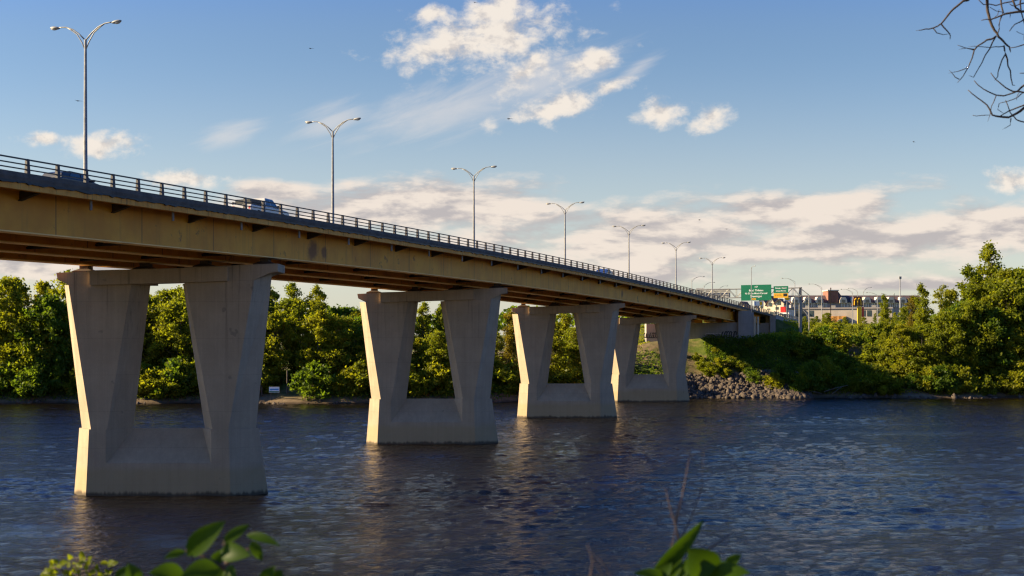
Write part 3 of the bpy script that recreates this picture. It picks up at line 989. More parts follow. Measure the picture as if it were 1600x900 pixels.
for a in [("single-armed lamp left of the nearby double-armed lamp, arm to the right, behind the bridge", 1081, 437, 1099, 432, 335, 16),
          ("single-armed lamp behind the bridge railing, its head beside the seventh double lamp's pole", 1100, 446, 1115.5, 441, 385, 16),
          ("low single-armed lamp behind the truss, between double-armed lamp and large green sign", 1122, 452, 1136, 446.5, 430, 16),
          ("single-armed lamp just right of the small green sign, arm to the left", 1242, 440, 1224, 434.5, 345, 14.6),
          ("single-armed lamp left of the brown-roofed tower, arm to the left", 1284, 449, 1266, 443.5, 352, 15),
          ("single-armed lamp beside the golden arch sign, arm to the left, base by the road", 1332, 456, 1316, 451.8, 372, 15.3),
          ("far single-armed lamp directly above the golden arch sign, arm to the left", 1340, 455, 1327, 450.5, 450, 16),
          ("single-armed lamp right of the golden arch sign with its arm to the right", 1349, 455, 1361, 449, 430, 16),
          ("single-armed lamp near the right bushes, arm reaching left, fully visible pole", 1371, 461, 1356, 457, 380, 15.3),
          ("farthest right single-armed lamp, arm to the left, beside the tall mast", 1386, 461, 1379, 458.5, 420, 16)]:
    single(*a)
# lamp whose arm points at the viewer, in front of the large sign
x, Y, z = at(1174, 418, 279)
arm_lamp("thin tall lamp in front of the large green sign, its arm pointing to the viewer", (x, Y, 11.4), z, [(.4, -1.6, .25)], None, .11)
# masts and plain poles
x, Y, z = at(1406.5, 432, 400)
mast = empty("mast", (x, Y, 15.8), "tall plain mast with a small box at its top, by the right bushes", "mast")
MB().lathe([(.28, -.4), (.2, 1), (.13, z - 15.8)], (0, 0, 0), 8).build("pole", M['galv'], mast, True)
MB().box((0, 0, z - 15.8 - .4), (.7, .5, .8)).build("top_box", M['lamp'], mast)
for px, yt, yb, Y, lab in [(1298, 452, 520, 325, "thin brown pole before the tower, reaching down into the bushes"),
                           (1397, 460, 495, 420, "thin pale pole left of the tall mast, among lamp poles"),
                           (1213.5, 478, 497, 340, "short post by the pale gabled building near the small sign")]:
    x, Y, z = at(px, yt, Y)
    z0 = gz(x, Y) - .3
    o = MB().lathe([(.12, 0), (.09, z - z0), (.16, z - z0), (.16, z - z0 + .3), (.05, z - z0 + .45)], (0, 0, 0), 8).build("utility_pole", M['twig'] if px == 1298 else M['galv'], None, True)
    o.location = (x, Y, z0)
    tag(o, lab, "pole")

# ------------------------------------------------------------------ sign gantry
YG = 300.0
gan = empty("sign_gantry", (0, 0, 0), "steel truss gantry spanning the road and carrying green road signs", "sign gantry")
mb = MB()
def G(px, py, dy=0.0):
    # the gantry stands square to the road: its right end is nearer
    u = (px - 800) / 2000
    Y = (YG + 0.364 * 56.0) / (1 + 0.364 * u)
    p = at(px, py, Y)
    return Vector((p[0], p[1] + dy, p[2]))
tl, tr, bl, br = G(1078, 453), G(1252, 449.5), G(1078, 466.5), G(1252, 463)
for dy in (0.0, 1.2):
    o_ = Vector((0, dy, 0))
    mb.tube([tl + o_, tr + o_], .11, 6)
    mb.tube([bl + o_, br + o_], .11, 6)
    N = 14
    for k in range(N):
        a, b = k / N, (k + 1) / N
        p, q = tl.lerp(tr, a) + o_, bl.lerp(br, b) + o_
        p2, q2 = bl.lerp(br, a) + o_, tl.lerp(tr, b) + o_
        if k % 2: mb.tube([p, q], .06, 5)
        else: mb.tube([p2, q2], .06, 5)
        mb.tube([tl.lerp(tr, b) + o_, bl.lerp(br, b) + o_], .055, 5)
for k in range(15):
    a = k / 14
    mb.tube([tl.lerp(tr, a), tl.lerp(tr, a) + Vector((0, 1.2, 0))], .05, 5)
mb.build("truss", M['galv'], gan)
for px, top in ((1251.5, 448.5),):
    t_ = G(px, top); b_ = Vector((t_.x, t_.y, 11.0))
    mb = MB()
    mb.box((t_.x, t_.y + .6, (t_.z + 11) / 2), (.62, .5, t_.z - 11))
    mb.build("column", M['galv'], gan)
    mb = MB()
    s1 = G(1265, 461); s1.z = 0
    c0 = G(1265, 461, .6)
    mb.tube([(c0.x, c0.y, c0.z), (c0.x, c0.y, 11)], .13, 6)
    zs = [c0.z + 1.5, c0.z - 1.5, c0.z - 4.5, c0.z - 7.5]
    mb.tube([(t_.x, t_.y + .6, c0.z + 1.6), (c0.x, c0.y, c0.z)], .09, 5)
    mb.tube([(t_.x, t_.y + .6, c0.z - 2.4), (c0.x, c0.y, c0.z - .2)], .09, 5)
    mb.tube([(t_.x, t_.y + .6, c0.z - 2.6), (c0.x, c0.y, c0.z - 5)], .09, 5)
    mb.build("brace", M['galv'], gan)
t_ = G(1079, 452)
MB().box((t_.x, t_.y + .6, (t_.z + 12) / 2), (.6, .5, t_.z - 12)).build("column", M['galv'], gan)


def text_mesh(txt, size, loc, mat, parent, name="lettering", face=0.0, align='CENTER'):
    cu = bpy.data.curves.new(name, 'FONT')
    cu.body = txt
    cu.size = size
    cu.align_x = align
    cu.align_y = 'CENTER'
    cu.extrude = 0.004
    cu.offset = size * 0.012
    tmp = bpy.data.objects.new(name, cu)
    me = bpy.data.meshes.new_from_object(tmp)
    me.name = name
    bpy.data.objects.remove(tmp)
    o = bpy.data.objects.new(name, me)
    me.materials.append(mat)
    COL.objects.link(o)
    o.parent = parent
    o.location = loc
    o.rotation_euler = (R(90), 0, face)
    return o


def YS(px, off=0.0):
    return (YG + 0.364 * 56.0) / (1 + 0.364 * (px - 800) / 2000) + off


def board(name, px0, py0, px1, py1, Y, mat, label, cat, border=None, tilt=0.0, thick=.12, group=None, turn=0.0):
    x0, _, z1 = at(px0, py0, Y)
    x1, _, z0 = at(px1, py1, Y)
    root = empty(name, ((x0 + x1) / 2, Y, (z0 + z1) / 2), label, cat, group)
    root.rotation_euler = (0, tilt, turn)
    w, h = x1 - x0, z1 - z0
    MB().box((0, 0, 0), (w, thick, h)).build("panel", mat, root)
    if border is not None:
        mb = MB()
        t = min(w, h) * .025
        y = -thick / 2 - .004
        for cx_, cz_, sx, sz in ((0, h / 2 - t * 1.6, w - t * 4, t), (0, -h / 2 + t * 1.6, w - t * 4, t), (-w / 2 + t * 1.6, 0, t, h - t * 5.4), (w / 2 - t * 1.6, 0, t, h - t * 5.4)):
            mb.box((cx_, y, cz_), (sx, .008, sz))
        mb.build("border", border, root)
    return root, w, h


sg1, w, h = board("road_sign", 1158, 445, 1205, 469.5, YS(1181, -.55), M['green_sign'], "large green overhead road sign with four lines of white lettering on the gantry", "road sign", None, R(-0.5), turn=R(-20))
yf = -.072
text_mesh("157", h * .14, (0, yf, h * .36), M['white'], sg1)
text_mesh("Boul. Thibeau", h * .165, (0, yf, h * .14), M['white'], sg1)
text_mesh("N.-D.-du-Mont-Carmel", h * .15, (0, yf, -h * .05), M['white'], sg1)
text_mesh("Shawinigan", h * .165, (0, yf, -h * .235), M['white'], sg1)
MB().box((-w * .09, -.066, -h * .41), (w * .16, .012, h * .12)).build("exit_tab", M['yellow_sign'], sg1)
text_mesh("SORTIE", h * .075, (-w * .09, -.078, -h * .41), M['black'], sg1)
for sx in (-.3, .3):
    MB().tube([(sx * w, .1, h * .45), (sx * w, .5, h * .2), (sx * w, .5, -h * .2), (sx * w, .1, -h * .45)], .05, 5).build("mount", M['galv'], sg1)
sg2, w, h = board("road_sign", 1209, 447, 1231.5, 457.8, YS(1220, -.55), M['green_sign'], "small green overhead road sign with two white lines, right of the large one", "road sign", None, R(-0.5), turn=R(-20))
text_mesh("Route  Nord", h * .3, (0, yf, h * .2), M['white'], sg2)
text_mesh("Sainte-Marthe", h * .26, (0, yf, -h * .2), M['white'], sg2)
for sx in (-.3, .3):
    MB().tube([(sx * w, .1, h * .45), (sx * w, .5, h * .1), (sx * w, .5, -h * .45)], .04, 5).build("mount", M['galv'], sg2)
sg3, w, h = board("road_sign", 1209, 458.1, 1231.5, 465.5, YS(1220, -.55), M['yellow_sign'], "yellow exit panel with a black box hung below the small green sign", "road sign", None, R(-0.5), turn=R(-20))
MB().box((w * .3, -.066, h * .12), (w * .27, .012, h * .6)).build("speed_box", M['black'], sg3)
text_mesh("SORTIE", h * .42, (-w * .2, yf, h * .05), M['brick_orange'], sg3)
bk1, w, h = board("road_sign", 1088, 450, 1100.5, 462, YS(1094, 1.9), M['signback'], "plain grey back of a narrow sign on the gantry, left of the lamp", "road sign", turn=R(-20))
for z_ in (-.25, .25): MB().box((0, -.09, z_ * h), (w * .96, .06, .1)).build("stiffener", M['galv'], bk1)
bk2, w, h = board("road_sign", 1102, 451, 1141, 465, YS(1121, 1.9), M['signback'], "plain grey back of the wide sign on the gantry, left of the green sign", "road sign", turn=R(-20))
for z_ in (-.25, .25): MB().box((0, -.09, z_ * h), (w * .96, .06, .1)).build("stiffener", M['galv'], bk2)

# ------------------------------------------------------------------ town behind
def building_block(root, mat, px0, px1, pyt, Y, depth, z0, name="wall"):
    x0, _, zt_ = at(px0, pyt, Y)
    x1 = at(px1, pyt, Y)[0]
    MB().box(((x0 + x1) / 2, Y + depth / 2, (z0 + zt_) / 2), (x1 - x0, depth, zt_ - z0)).build(name, mat, root)
    return x0, x1, zt_


# long apartment block with a steep shingle roof
YA_ = 520
apt = empty("apartment_building", (0, 0, 0), "long apartment block with steep brown roof, small tower and a row of dormers", "building")
x0, x1, ze = building_block(apt, M['wall_grey'], 1236, 1440, 473, YA_, 14, 15)
zr_ = at(0, 461, YA_)[2]
MB().loft([[(x0 - .5, YA_ - .6, ze), (x0 - .5, YA_ + 4.5, zr_), (x0 - .5, YA_ + 9.5, zr_), (x0 - .5, YA_ + 14.6, ze)], [(x1 + .5, YA_ - .6, ze), (x1 + .5, YA_ + 4.5, zr_), (x1 + .5, YA_ + 9.5, zr_), (x1 + .5, YA_ + 14.6, ze)]]).build("roof", M['roof_purple'], apt)
a, b, t_ = at(1293.5, 462, YA_)[0], at(1309, 462, YA_)[0], at(0, 454.5, YA_)[2]
c_ = at(1322, 462, YA_)[0]
MB().box(((a + b) / 2, YA_ + 4, (ze + t_) / 2), (b - a, 9, t_ - ze)).build("tower", M['brick'], apt)
MB().loft([[(b + .01, YA_ - .2, ze), (b + .01, YA_ - .2, t_ - .1), (b + .01, YA_ + 8, t_ - .1), (b + .01, YA_ + 8, ze)], [(c_, YA_ + 1.5, ze + .5), (c_, YA_ + 1.7, ze + .9), (c_, YA_ + 6, ze + .9), (c_, YA_ + 6, ze + .5)]]).build("roof", M['roof_purple'], apt)
MB().box(((a + b) / 2, YA_ + 4, t_ + .2), (b - a + .6, 9.6, .4)).build("tower_cornice", M['wall_cream'], apt)
px_ = 1240.0
j = 0
while px_ < 1420:
    if not (1290 < px_ < 1312):
        xa, xb = at(px_, 0, YA_)[0], at(px_ + 5.2, 0, YA_)[0]
        zb_, zt_ = at(0, 480, YA_)[2], at(0, 473.6, YA_)[2]
        wn = MB().box(((xa + xb) / 2, YA_ - .03, (zb_ + zt_) / 2), (xb - xa, .1, zt_ - zb_)).build("window", M['glass'], apt)
        mb = MB()
        for u_ in (xa, (xa + xb) / 2, xb): mb.box((u_, YA_ - .1, (zb_ + zt_) / 2), (.16, .1, zt_ - zb_))
        mb.box(((xa + xb) / 2, YA_ - .1, zt_), (xb - xa + .3, .14, .2)).build("frame", M['white'], wn)
        if j % 2 == 0:
            cxm = (xa + xb) / 2
            mb = MB()
            g0, g1 = ze - .2, ze + 2.3
            ring = [(cxm - 1.5, g0), (cxm + 1.5, g0), (cxm + 1.5, g0 + 1.2), (cxm + .8, g1), (cxm - .8, g1), (cxm - 1.5, g0 + 1.2)]
            mb.loft([[(x_, YA_ - .9, z_) for x_, z_ in ring], [(x_, YA_ + 3, z_) for x_, z_ in ring]])
            dm = mb.build("dormer", M['wall_cream'], apt)
            MB().box((cxm, YA_ - .93, g0 + .8), (1.5, .08, 1.2)).build("window", M['glass'], dm)
    px_ += 9.3
    j += 1

# low commercial block in front of it
YM = 465
mall = empty("shop_building", (0, 0, 0), "long low beige flat-roofed shop building in front of the brown-roofed block", "building")
mx0, mx1, mzt = building_block(mall, M['wall_beige'], 1243, 1400, 481, YM, 12, 14.5)
MB().box(((mx0 + mx1) / 2, YM - .1, mzt - .1), (mx1 - mx0 + .6, .5, .5)).build("fascia", M['wall_grey'], mall)
for px_ in (1255, 1266, 1278, 1357, 1366, 1380, 1390):
    x_, _, z_ = at(px_, 491, YM)
    MB().box((x_, YM - .04, z_ + .3), (1.5, .12, 2.2)).build("window", M['glass'], mall)
for px_ in (1270, 1290, 1310, 1372):
    x_, _, z_ = at(px_, 480, YM)
    MB().box((x_, YM + 4, mzt + .5), (1.6, 1.6, 1.0)).build("roof_unit", M['galv'], mall)
for px_, w_ in ((1312, 3), (1319, 3), (1326, 2.4)):
    x_, _, z_ = at(px_, 490, YM)
    MB().box((x_, YM - .8, 17.0), (w_, 1.4, 4.4)).build("annex", M['brick_orange'], mall)

# restaurant with red panel
rest = empty("restaurant", (0, 0, 0), "pale restaurant with a red panel over a white canopy beside the gantry column", "building")
building_block(rest, M['wall_cream'], 1193, 1243, 484, 430, 10, 14, "wall")
x_, _, z_ = at(1236, 484, 429)
MB().box((x_, 429.4, z_), (1.7, 1.2, 2.0)).build("red_panel", M['red'], rest)
x_, _, z_ = at(1237, 489.5, 429)
MB().box((x_, 428.6, z_), (4.2, 2.6, .4)).build("canopy", M['white'], rest)
for d_ in (-1.8, 1.8): MB().box((x_ + d_, 427.6, (z_ + 14) / 2), (.16, .16, z_ - 14)).build("canopy_post", M['white'], rest)
x_, _, z_ = at(1240.5, 493, 429)
MB().box((x_, 429.9, z_), (1.6, .3, 2.0)).build("window", M['glass'], rest)
for px_ in (1200, 1208, 1217, 1225):
    x_, _, z_ = at(px_, 490.5, 429)
    MB().box((x_, 429.93, z_), (1.1, .2, 1.4)).build("window", M['glass'], rest)
# pale gabled houses
for px0, px1, pye, pyr, Y, lab in [(1206, 1219, 476.5, 463.5, 480, "pale gabled house with a steep roof behind the restaurant, right of the blue sign"),
                                   (1189, 1207, 479, 466, 500, "pale gabled house just right of the blue and white sign"),
                                   (1158, 1174, 484, 472, 490, "pale gabled house below the large green sign, left of the lamp pole"),
                                   (1219, 1233, 474, 468, 470, "pale house with a low hipped roof below the yellow exit panel")]:
    hs = empty("house", (0, 0, 0), lab, "house", "pale houses behind the bridge end")
    xa, xb, ze_ = building_block(hs, M['wall_cream'], px0, px1, pye, Y, 9, 14)
    zr_ = at(0, pyr, Y)[2]
    xm = (xa + xb) / 2
    MB().loft([[(xa, Y + .02, ze_), (xb, Y + .02, ze_), (xm, Y + .02, zr_)], [(xa, Y + 9, ze_), (xb, Y + 9, ze_), (xm, Y + 9, zr_)]]).build("gable", M['wall_cream'], hs)
    mb = MB()
    for sx in (-1, 1):
        e_ = xa - .5 if sx < 0 else xb + .5
        mb.loft([[(e_, Y - .5, ze_ - .4), (e_, Y - .5, ze_ - .1), (xm, Y - .5, zr_ + .35), (xm, Y - .5, zr_ + .05)], [(e_, Y + 9.5, ze_ - .4), (e_, Y + 9.5, ze_ - .1), (xm, Y + 9.5, zr_ + .35), (xm, Y + 9.5, zr_ + .05)]])
    mb.build("roof", M['roof_purple'], hs)
    MB().box((xm, Y - .02, ze_ + .1), (1.1, .12, 1.4)).build("window", M['glass'], hs)
    MB().box((xm - (xb - xa) * .25, Y - .03, ze_ - 2), (1.1, .12, 1.4)).build("window", M['glass'], hs)
    p_ = Vector((xm, Y + 4.5, 0)); Rz_ = Matrix.Rotation(R(-25), 3, 'Z')
    hs.location = p_ - Rz_ @ p_; hs.rotation_euler.z = R(-25)

def turn_about(root, px, Y, deg):
    p = Vector(((px - 800) / 2000 * Y, Y, 0))
    Rz = Matrix.Rotation(R(deg), 3, 'Z')
    root.location = p - Rz @ p
    root.rotation_euler.z = R(deg)


turn_about(mall, 1320, YM + 6, -20)
turn_about(rest, 1218, 435, -25)

# roadside advertising signs
def pole_sign(name, px0, py0, px1, py1, Y, mat, label):
    r_, w_, h_ = board(name, px0, py0, px1, py1, Y, mat, label, "sign", None, 0, .4)
    zg = gz(r_.location.x, Y) - .3
    MB().box((0, .1, -(r_.location.z - zg + h_ / 2) / 2 - h_ * 0.0), (.4, .3, r_.location.z - zg - h_ / 2)).build("pole", M['galv'], r_)
    return r_, w_, h_


ps, w, h = pole_sign("pole_sign", 1178, 470.8, 1193, 477.5, 400, M['white'], "white roadside sign with a yellow square and blue end below the large green sign")
MB().box((w * .22, -.21, 0), (w * .28, .03, h * .8)).build("yellow_mark", M['gold'], ps)
MB().box((-w * .42, -.21, 0), (w * .16, .03, h)).build("blue_mark", M['blue_sign'], ps)
ps, w, h = pole_sign("pole_sign", 1225, 463.5, 1235, 470.5, 405, M['white'], "white roadside sign with an orange shell shape below the yellow exit panel")
mb = MB()
ring = [(math.cos(t) * w * .40, -h * .38 + 0 + (1 - abs(math.cos(t)) ** 2) * 0) for t in (0,)]
pts = [(w * .42 * math.cos(t), h * .22 - h * .55 * math.sin(t)) for t in np.linspace(0, math.pi, 12)]
pts = [(x_, z_) for x_, z_ in pts]
for k in range(9):
    t = math.pi - math.pi * k / 8
    pts.append((w * .42 * math.cos(t) * 1.0, h * .24 + h * .06 * (k % 2)))
mb.loft([[(x_, -.20, z_) for x_, z_ in pts], [(x_, -.24, z_) for x_, z_ in pts]])
mb.build("emblem", M['gold'], ps)
# golden arch sign on its pylon
YG2 = 425
ar = empty("pole_sign", at(1340, 478, YG2), "golden double-arch letter sign on a brown board above a yellow pylon", "sign")
k = YG2 / 2000
bw, bh = 9.0 * k, 14.5 * k
MB().loft([[(-bw, 0, 0), (bw, 0, 0), (bw * .62, 0, bh), (-bw * .62, 0, bh)], [(-bw, .5, 0), (bw, .5, 0), (bw * .62, .5, bh), (-bw * .62, .5, bh)]]).build("board", M['maroon'], ar)
mb = MB()
for sx in (-1, 1):
    pts = []
    for t in np.linspace(0, math.pi, 13):
        x_ = sx * bw * .29 + bw * .29 * math.cos(t)
        z_ = bh * .08 + bh * .74 * math.sin(t) ** .8
        pts.append((x_, -.12, z_))
    mb.tube(pts, .15, 6)
mb.build("emblem", M['gold'], ar)
zg = gz(ar.location.x, YG2) - .4
MB().box((bw * .35, .25, -(ar.location.z - zg) / 2 - .15), (bw * .7, .5, ar.location.z - zg)).build("pylon", M['gold'], ar)
MB().box((bw * .95, .25, -(ar.location.z - zg) * .3), (.5, .5, (ar.location.z - zg) * .5)).build("red_post", M['red'], ar)

# side road with cars
rx = np.linspace(70, 260, 40)
rings = []
for x_ in rx:
    y_ = 372 + 14 * math.sin((x_ - 70) / 60)
    z_ = max(gz(x_, y_ - 3.6), gz(x_, y_ + 3.6), gz(x_, y_)) + .12
    rings.append([(x_, y_ - 3.6, z_ - .3), (x_, y_ - 3.6, z_), (x_, y_ + 3.6, z_), (x_, y_ + 3.6, z_ - .3)])
tag(MB().loft(rings).build("road", M['asphalt']), "asphalt side road behind the bushes", kind='structure')


def car(name, label, cat, loc, heading, paint, kind='hatch'):
    root = empty(name, loc, label, cat, None, heading)
    # local +x is forward
    W = .88
    if kind == 'pickup':
        body = [(-2.75, .48), (2.72, .42), (2.8, .75), (2.65, 1.02), (1.35, 1.14), (-.62, 1.14), (-.66, 1.12), (-2.78, 1.14), (-2.8, .6)]
        cabin = [(1.35, 1.13), (.55, 1.80), (-.55, 1.84), (-.72, 1.13)]
        wins = [[(1.15, 1.2), (.52, 1.72), (.14, 1.74), (.14, 1.2)], [(.04, 1.2), (.04, 1.74), (-.5, 1.75), (-.58, 1.2)]]
        wb = (-1.75, 1.78); rw = .40
    else:
        body = [(-2.1, .35), (2.15, .32), (2.22, .6), (2.05, .82), (1.05, .96), (-1.9, 1.0), (-2.16, .9), (-2.2, .55)]
        cabin = [(1.15, .94), (.35, 1.42), (-1.0, 1.46), (-1.75, 1.3), (-1.95, .97)]
        wins = [[(.95, .99), (.32, 1.36), (-.15, 1.38), (-.15, .99)], [(-.25, .99), (-.25, 1.38), (-.95, 1.39), (-1.3, .99)]]
        wb = (-1.35, 1.4); rw = .32
    mb = MB()
    mb.loft([[(x_, -W, z_) for x_, z_ in body], [(x_, W, z_) for x_, z_ in body]])
    if kind == 'pickup':
        mb.add([], [])
    bd = mb.build("body", M[paint], root)
    bv = bd.modifiers.new("bevel", 'BEVEL'); bv.width = .06; bv.segments = 2
    ci = .10
    mb = MB()
    mb.loft([[(x_, -(W - (.04 if z_ < 1.2 and kind == 'pickup' or z_ < 1.0 else .2)), z_) for x_, z_ in cabin], [(x_, (W - (.04 if z_ < 1.2 and kind == 'pickup' or z_ < 1.0 else .2)), z_) for x_, z_ in cabin]])
    cb = mb.build("cabin", M[paint], root)
    bv = cb.modifiers.new("bevel", 'BEVEL'); bv.width = .05; bv.segments = 2
    for sy in (-1, 1):
        for wv in wins:
            zlo, zhi = min(z for _, z in wv), max(z for _, z in wv)
            def yy(z): return sy * (W - .04 - .16 * (z - cabin[0][1]) / (max(c[1] for c in cabin) - cabin[0][1]) + .012)
            MB().loft([[(x_, yy(z_), z_) for x_, z_ in wv], [(x_, yy(z_) - sy * .02, z_) for x_, z_ in wv]]).build("window", M['glass'], root)
    for xw in wb:
        for sy in (-1, 1):
            mb = MB()
            mb.loft([[(xw + rw * math.cos(t), sy * (W - .2), rw + rw * math.sin(t)) for t in np.linspace(0, 2 * math.pi, 14, endpoint=False)], [(xw + rw * math.cos(t), sy * (W + .02), rw + rw * math.sin(t)) for t in np.linspace(0, 2 * math.pi, 14, endpoint=False)]])
            wh = mb.build("wheel", M['tyre'], root)
            mb = MB()
            mb.loft([[(xw + rw * .6 * math.cos(t), sy * (W + .0), rw + rw * .6 * math.sin(t)) for t in np.linspace(0, 2 * math.pi, 12, endpoint=False)], [(xw + rw * .55 * math.cos(t), sy * (W + .035), rw + rw * .55 * math.sin(t)) for t in np.linspace(0, 2 * math.pi, 12, endpoint=False)]])
            mb.build("rim", M['rim'], wh)
    zl = body[3][1] - .18
    for sy in (-1, 1):
        MB().box((body[2][0] - .06, sy * .62, zl), (.12, .34, .16)).build("headlight", M['lens'], root)
        MB().box((body[-1][0] + .04, sy * .70, body[-2][1] - .22), (.08, .14, .22)).build("tail_light", M['red'], root)
    MB().box((body[-1][0] - .03, 0, .48), (.12, 1.6, .16)).build("bumper", M['lamp'], root)
    if kind == 'pickup':
        mb = MB()
        # open load bed: dark liner with side walls, and a low rack
        mb.box((-1.75, 0, 1.13), (1.9, 1.5, .05))
        mb.build("bed_liner", M['black'], root)
        mb = MB()
        for sy in (-1, 1):
            mb.box((-1.75, sy * .8, 1.32), (2.0, .06, .06))
            for xx in (-2.7, -1.75, -.8): mb.box((xx, sy * .8, 1.22), (.06, .06, .2))
        mb.build("bed_rail", M['dark'], root)
        MB().box((-1.8, 0, 1.36), (1.6, 1.3, .36)).build("load_cover", M['black'], root)
        for sy in (-1, 1): MB().box((.95, sy * 1.0, 1.25), (.14, .22, .2)).build("mirror", M['black'], root)
    else:
        for sy in (-1, 1): MB().box((.75, sy * .98, 1.02), (.14, .2, .14)).build("mirror", M[paint], root)
    return root


hd = math.atan2(CS, SN)
def car_on(px, q, Yguess, *a, **kw):
    # solve station so that the car's centre is seen at px
    u = (px - 800) / 2000
    s = Yguess
    for _ in range(40):
        p = BP(s, q, 0)
        err = p.x - u * p.y
        s -= err / (SN - u * CS)
    p = BP(s, q, -.948)
    return p
p = car_on(408, 4.9, 0)
car("pickup_truck", "silver pickup truck driving behind the bridge railing", "pickup", p, hd, 'silver', 'pickup')
p = car_on(113, 4.3, 0)
car("car", "dark blue hatchback behind the railing by the foot of the nearest lamp", "car", p, hd, 'navy')
p = car_on(945, 5.4, 0)
car("car", "dark car small behind the railing between the fourth and fifth lamps", "car", p, hd, 'bluecar')
x_, y_ = 98.5, 372 + 14 * math.sin((98.5 - 70) / 60)
car("car", "dark grey car on the side road below the brown-roofed block", "car", (x_, y_, max(gz(x_, y_ - 3.6), gz(x_, y_ + 3.6), gz(x_, y_)) + .13), R(5), 'greycar')
x_, y_ = 83.5, 405
car("car", "orange car parked behind the bushes near the gantry brace", "car", (x_, y_, gz(x_, y_)), R(10), 'redcar')
x_, y_ = 137, 405
car("car", "pale silver car parked behind the bushes right of the tall mast", "car", (x_, y_, gz(x_, y_)), R(170), 'silver')

# ------------------------------------------------------------------ trees
def crown_arrays(seed, H, Rr, base, n_clump, per, leaf, shape):
    rng = np.random.default_rng(seed)
    cs = []
    lean = rng.normal(0, .04, 2)
    for k in range(n_clump):
        t = rng.random() ** .85
        if shape == 'round': r = Rr * max(.12, (1 - (2 * t - .9) ** 2 / 1.25)) ** .6
        elif shape == 'tall': r = Rr * (1 - t) ** .55 * (.45 + .55 * min(1, t * 4)) + .06 * Rr
        elif shape == 'shrub': r = Rr * math.sqrt(max(0.05, 1 - t * t))
        else: r = Rr * (.55 + .45 * math.sin(t * 9 + seed)) * (1 - t ** 3) ** .6
        a = rng.random() * 6.283
        rr = r * rng.random() ** .5 * rng.uniform(.7, 1.12)
        z = base + (H - base) * t * .96
        cs.append((rr * math.cos(a) + lean[0] * z, rr * math.sin(a) + lean[1] * z, z, Rr * rng.uniform(.10, .26) * (1 - .3 * t)))
    cs = np.array(cs)
    which = np.repeat(np.arange(n_clump), per)
    n = len(which)
    d = rng.normal(size=(n, 3)) * np.array([.72, .72, .5])
    P = cs[which, :3] + d * cs[which, 3][:, None]
    m_ = n // 6
    w2 = rng.integers(0, n_clump, m_)
    tt = rng.random(m_)[:, None] ** .5
    axis_pt = np.stack([lean[0] * cs[w2, 2], lean[1] * cs[w2, 2], cs[w2, 2] - .25 * Rr], -1)
    P[:m_] = axis_pt + (cs[w2, :3] - axis_pt) * (tt * 1.25) + rng.normal(size=(m_, 3)) * .35
    d /= np.linalg.norm(d, axis=1)[:, None]
    P[:, 2] = np.maximum(P[:, 2], .15)
    nrm = d * .35 + rng.normal(size=(n, 3)) * .8
    nrm /= np.linalg.norm(nrm, axis=1)[:, None]
    a = np.cross(nrm, rng.normal(size=(n, 3))); a /= np.linalg.norm(a, axis=1)[:, None]
    b = np.cross(nrm, a)
    s = leaf * rng.uniform(.55, 1.25, n)[:, None]
    V = np.stack([P - a * s * .75, P - b * s * .42 + nrm * s * .1, P + a * s * .75, P + b * s * .42 + nrm * s * .1], 1).reshape(-1, 3)
    F = np.arange(4 * n).reshape(-1, 4)
    return V, F, cs


def make_tree(name, seed, H, Rr, base, n_clump, per, leaf, shape, mat, trunk_r=None):
    root = empty(name, (0, -500, -200), None, "tree" if shape != 'shrub' else "bush")
    V, F, cs = crown_arrays(seed, H, Rr, base, n_clump, per, leaf, shape)
    np_mesh("crown" if shape != 'shrub' else "foliage", V, F, mat, root)
    rng = random.Random(seed)
    mb = MB()
    tr = trunk_r or H * .013
    top = H * .86
    pts = []
    for k in range(9):
        t = k / 8
        pts.append((math.sin(t * 3 + seed) * .03 * H * t, math.cos(t * 2.3 + seed) * .02 * H * t, -.8 + (top + .8) * t))
    mb.tube(pts, [tr * (1.25 if k == 0 else 1 - .9 * k / 8) for k in range(9)], 7)
    for c in cs[:: max(1, len(cs) // 26)]:
        z0 = max(.2, min(top * .9, c[2] - Rr * rng.uniform(.25, .7)))
        t = (z0 + .8) / (top + .8)
        k = min(7, int(t * 8)); f = t * 8 - k
        p0 = [pts[k][i] + (pts[k + 1][i] - pts[k][i]) * f for i in range(3)]
        mid = [(p0[i] + c[i]) / 2 + (0, 0, -.05 * Rr)[i] for i in range(3)]
        r_ = tr * .38 * (1 - .6 * t)
        mb.tube([p0, mid, (c[0], c[1], c[2])], [r_, r_ * .7, r_ * .3], 5)
    mb.build("trunk" if shape != 'shrub' else "stem", M['bark'], root, True)
    return root


LEAFY = {
    'round': [make_tree("tree", 11, 17, 5.2, 2.5, 118, 82, .38, 'round', M['leaf']), make_tree("tree", 12, 15, 4.6, 2.0, 102, 82, .38, 'round', M['leaf2']), make_tree("tree", 13, 16, 5.6, 2.2, 118, 82, .40, 'round', M['leaf'])],
    'tall': [make_tree("tree", 21, 20, 3.9, 2.0, 112, 75, .36, 'tall', M['leaf2']), make_tree("tree", 22, 22, 4.3, 3.0, 118, 75, .36, 'tall', M['leaf'])],
    'airy': [make_tree("tree", 31, 19, 4.4, 4.5, 90, 55, .36, 'airy', M['leaf_young']), make_tree("tree", 32, 18, 4.0, 5.0, 80, 55, .36, 'airy', M['leaf2'])],
    'dark': [make_tree("tree", 41, 15, 5.0, 1.2, 112, 82, .40, 'round', M['leaf_dark'])],
    'shrub': [make_tree("bush", 51, 4.2, 3.0, .2, 30, 100, .34, 'shrub', M['leaf']), make_tree("bush", 52, 3.6, 2.6, .2, 28, 95, .32, 'shrub', M['leaf2']), make_tree("bush", 53, 4.0, 2.8, .2, 28, 95, .33, 'shrub', M['leaf_dark'])],
}
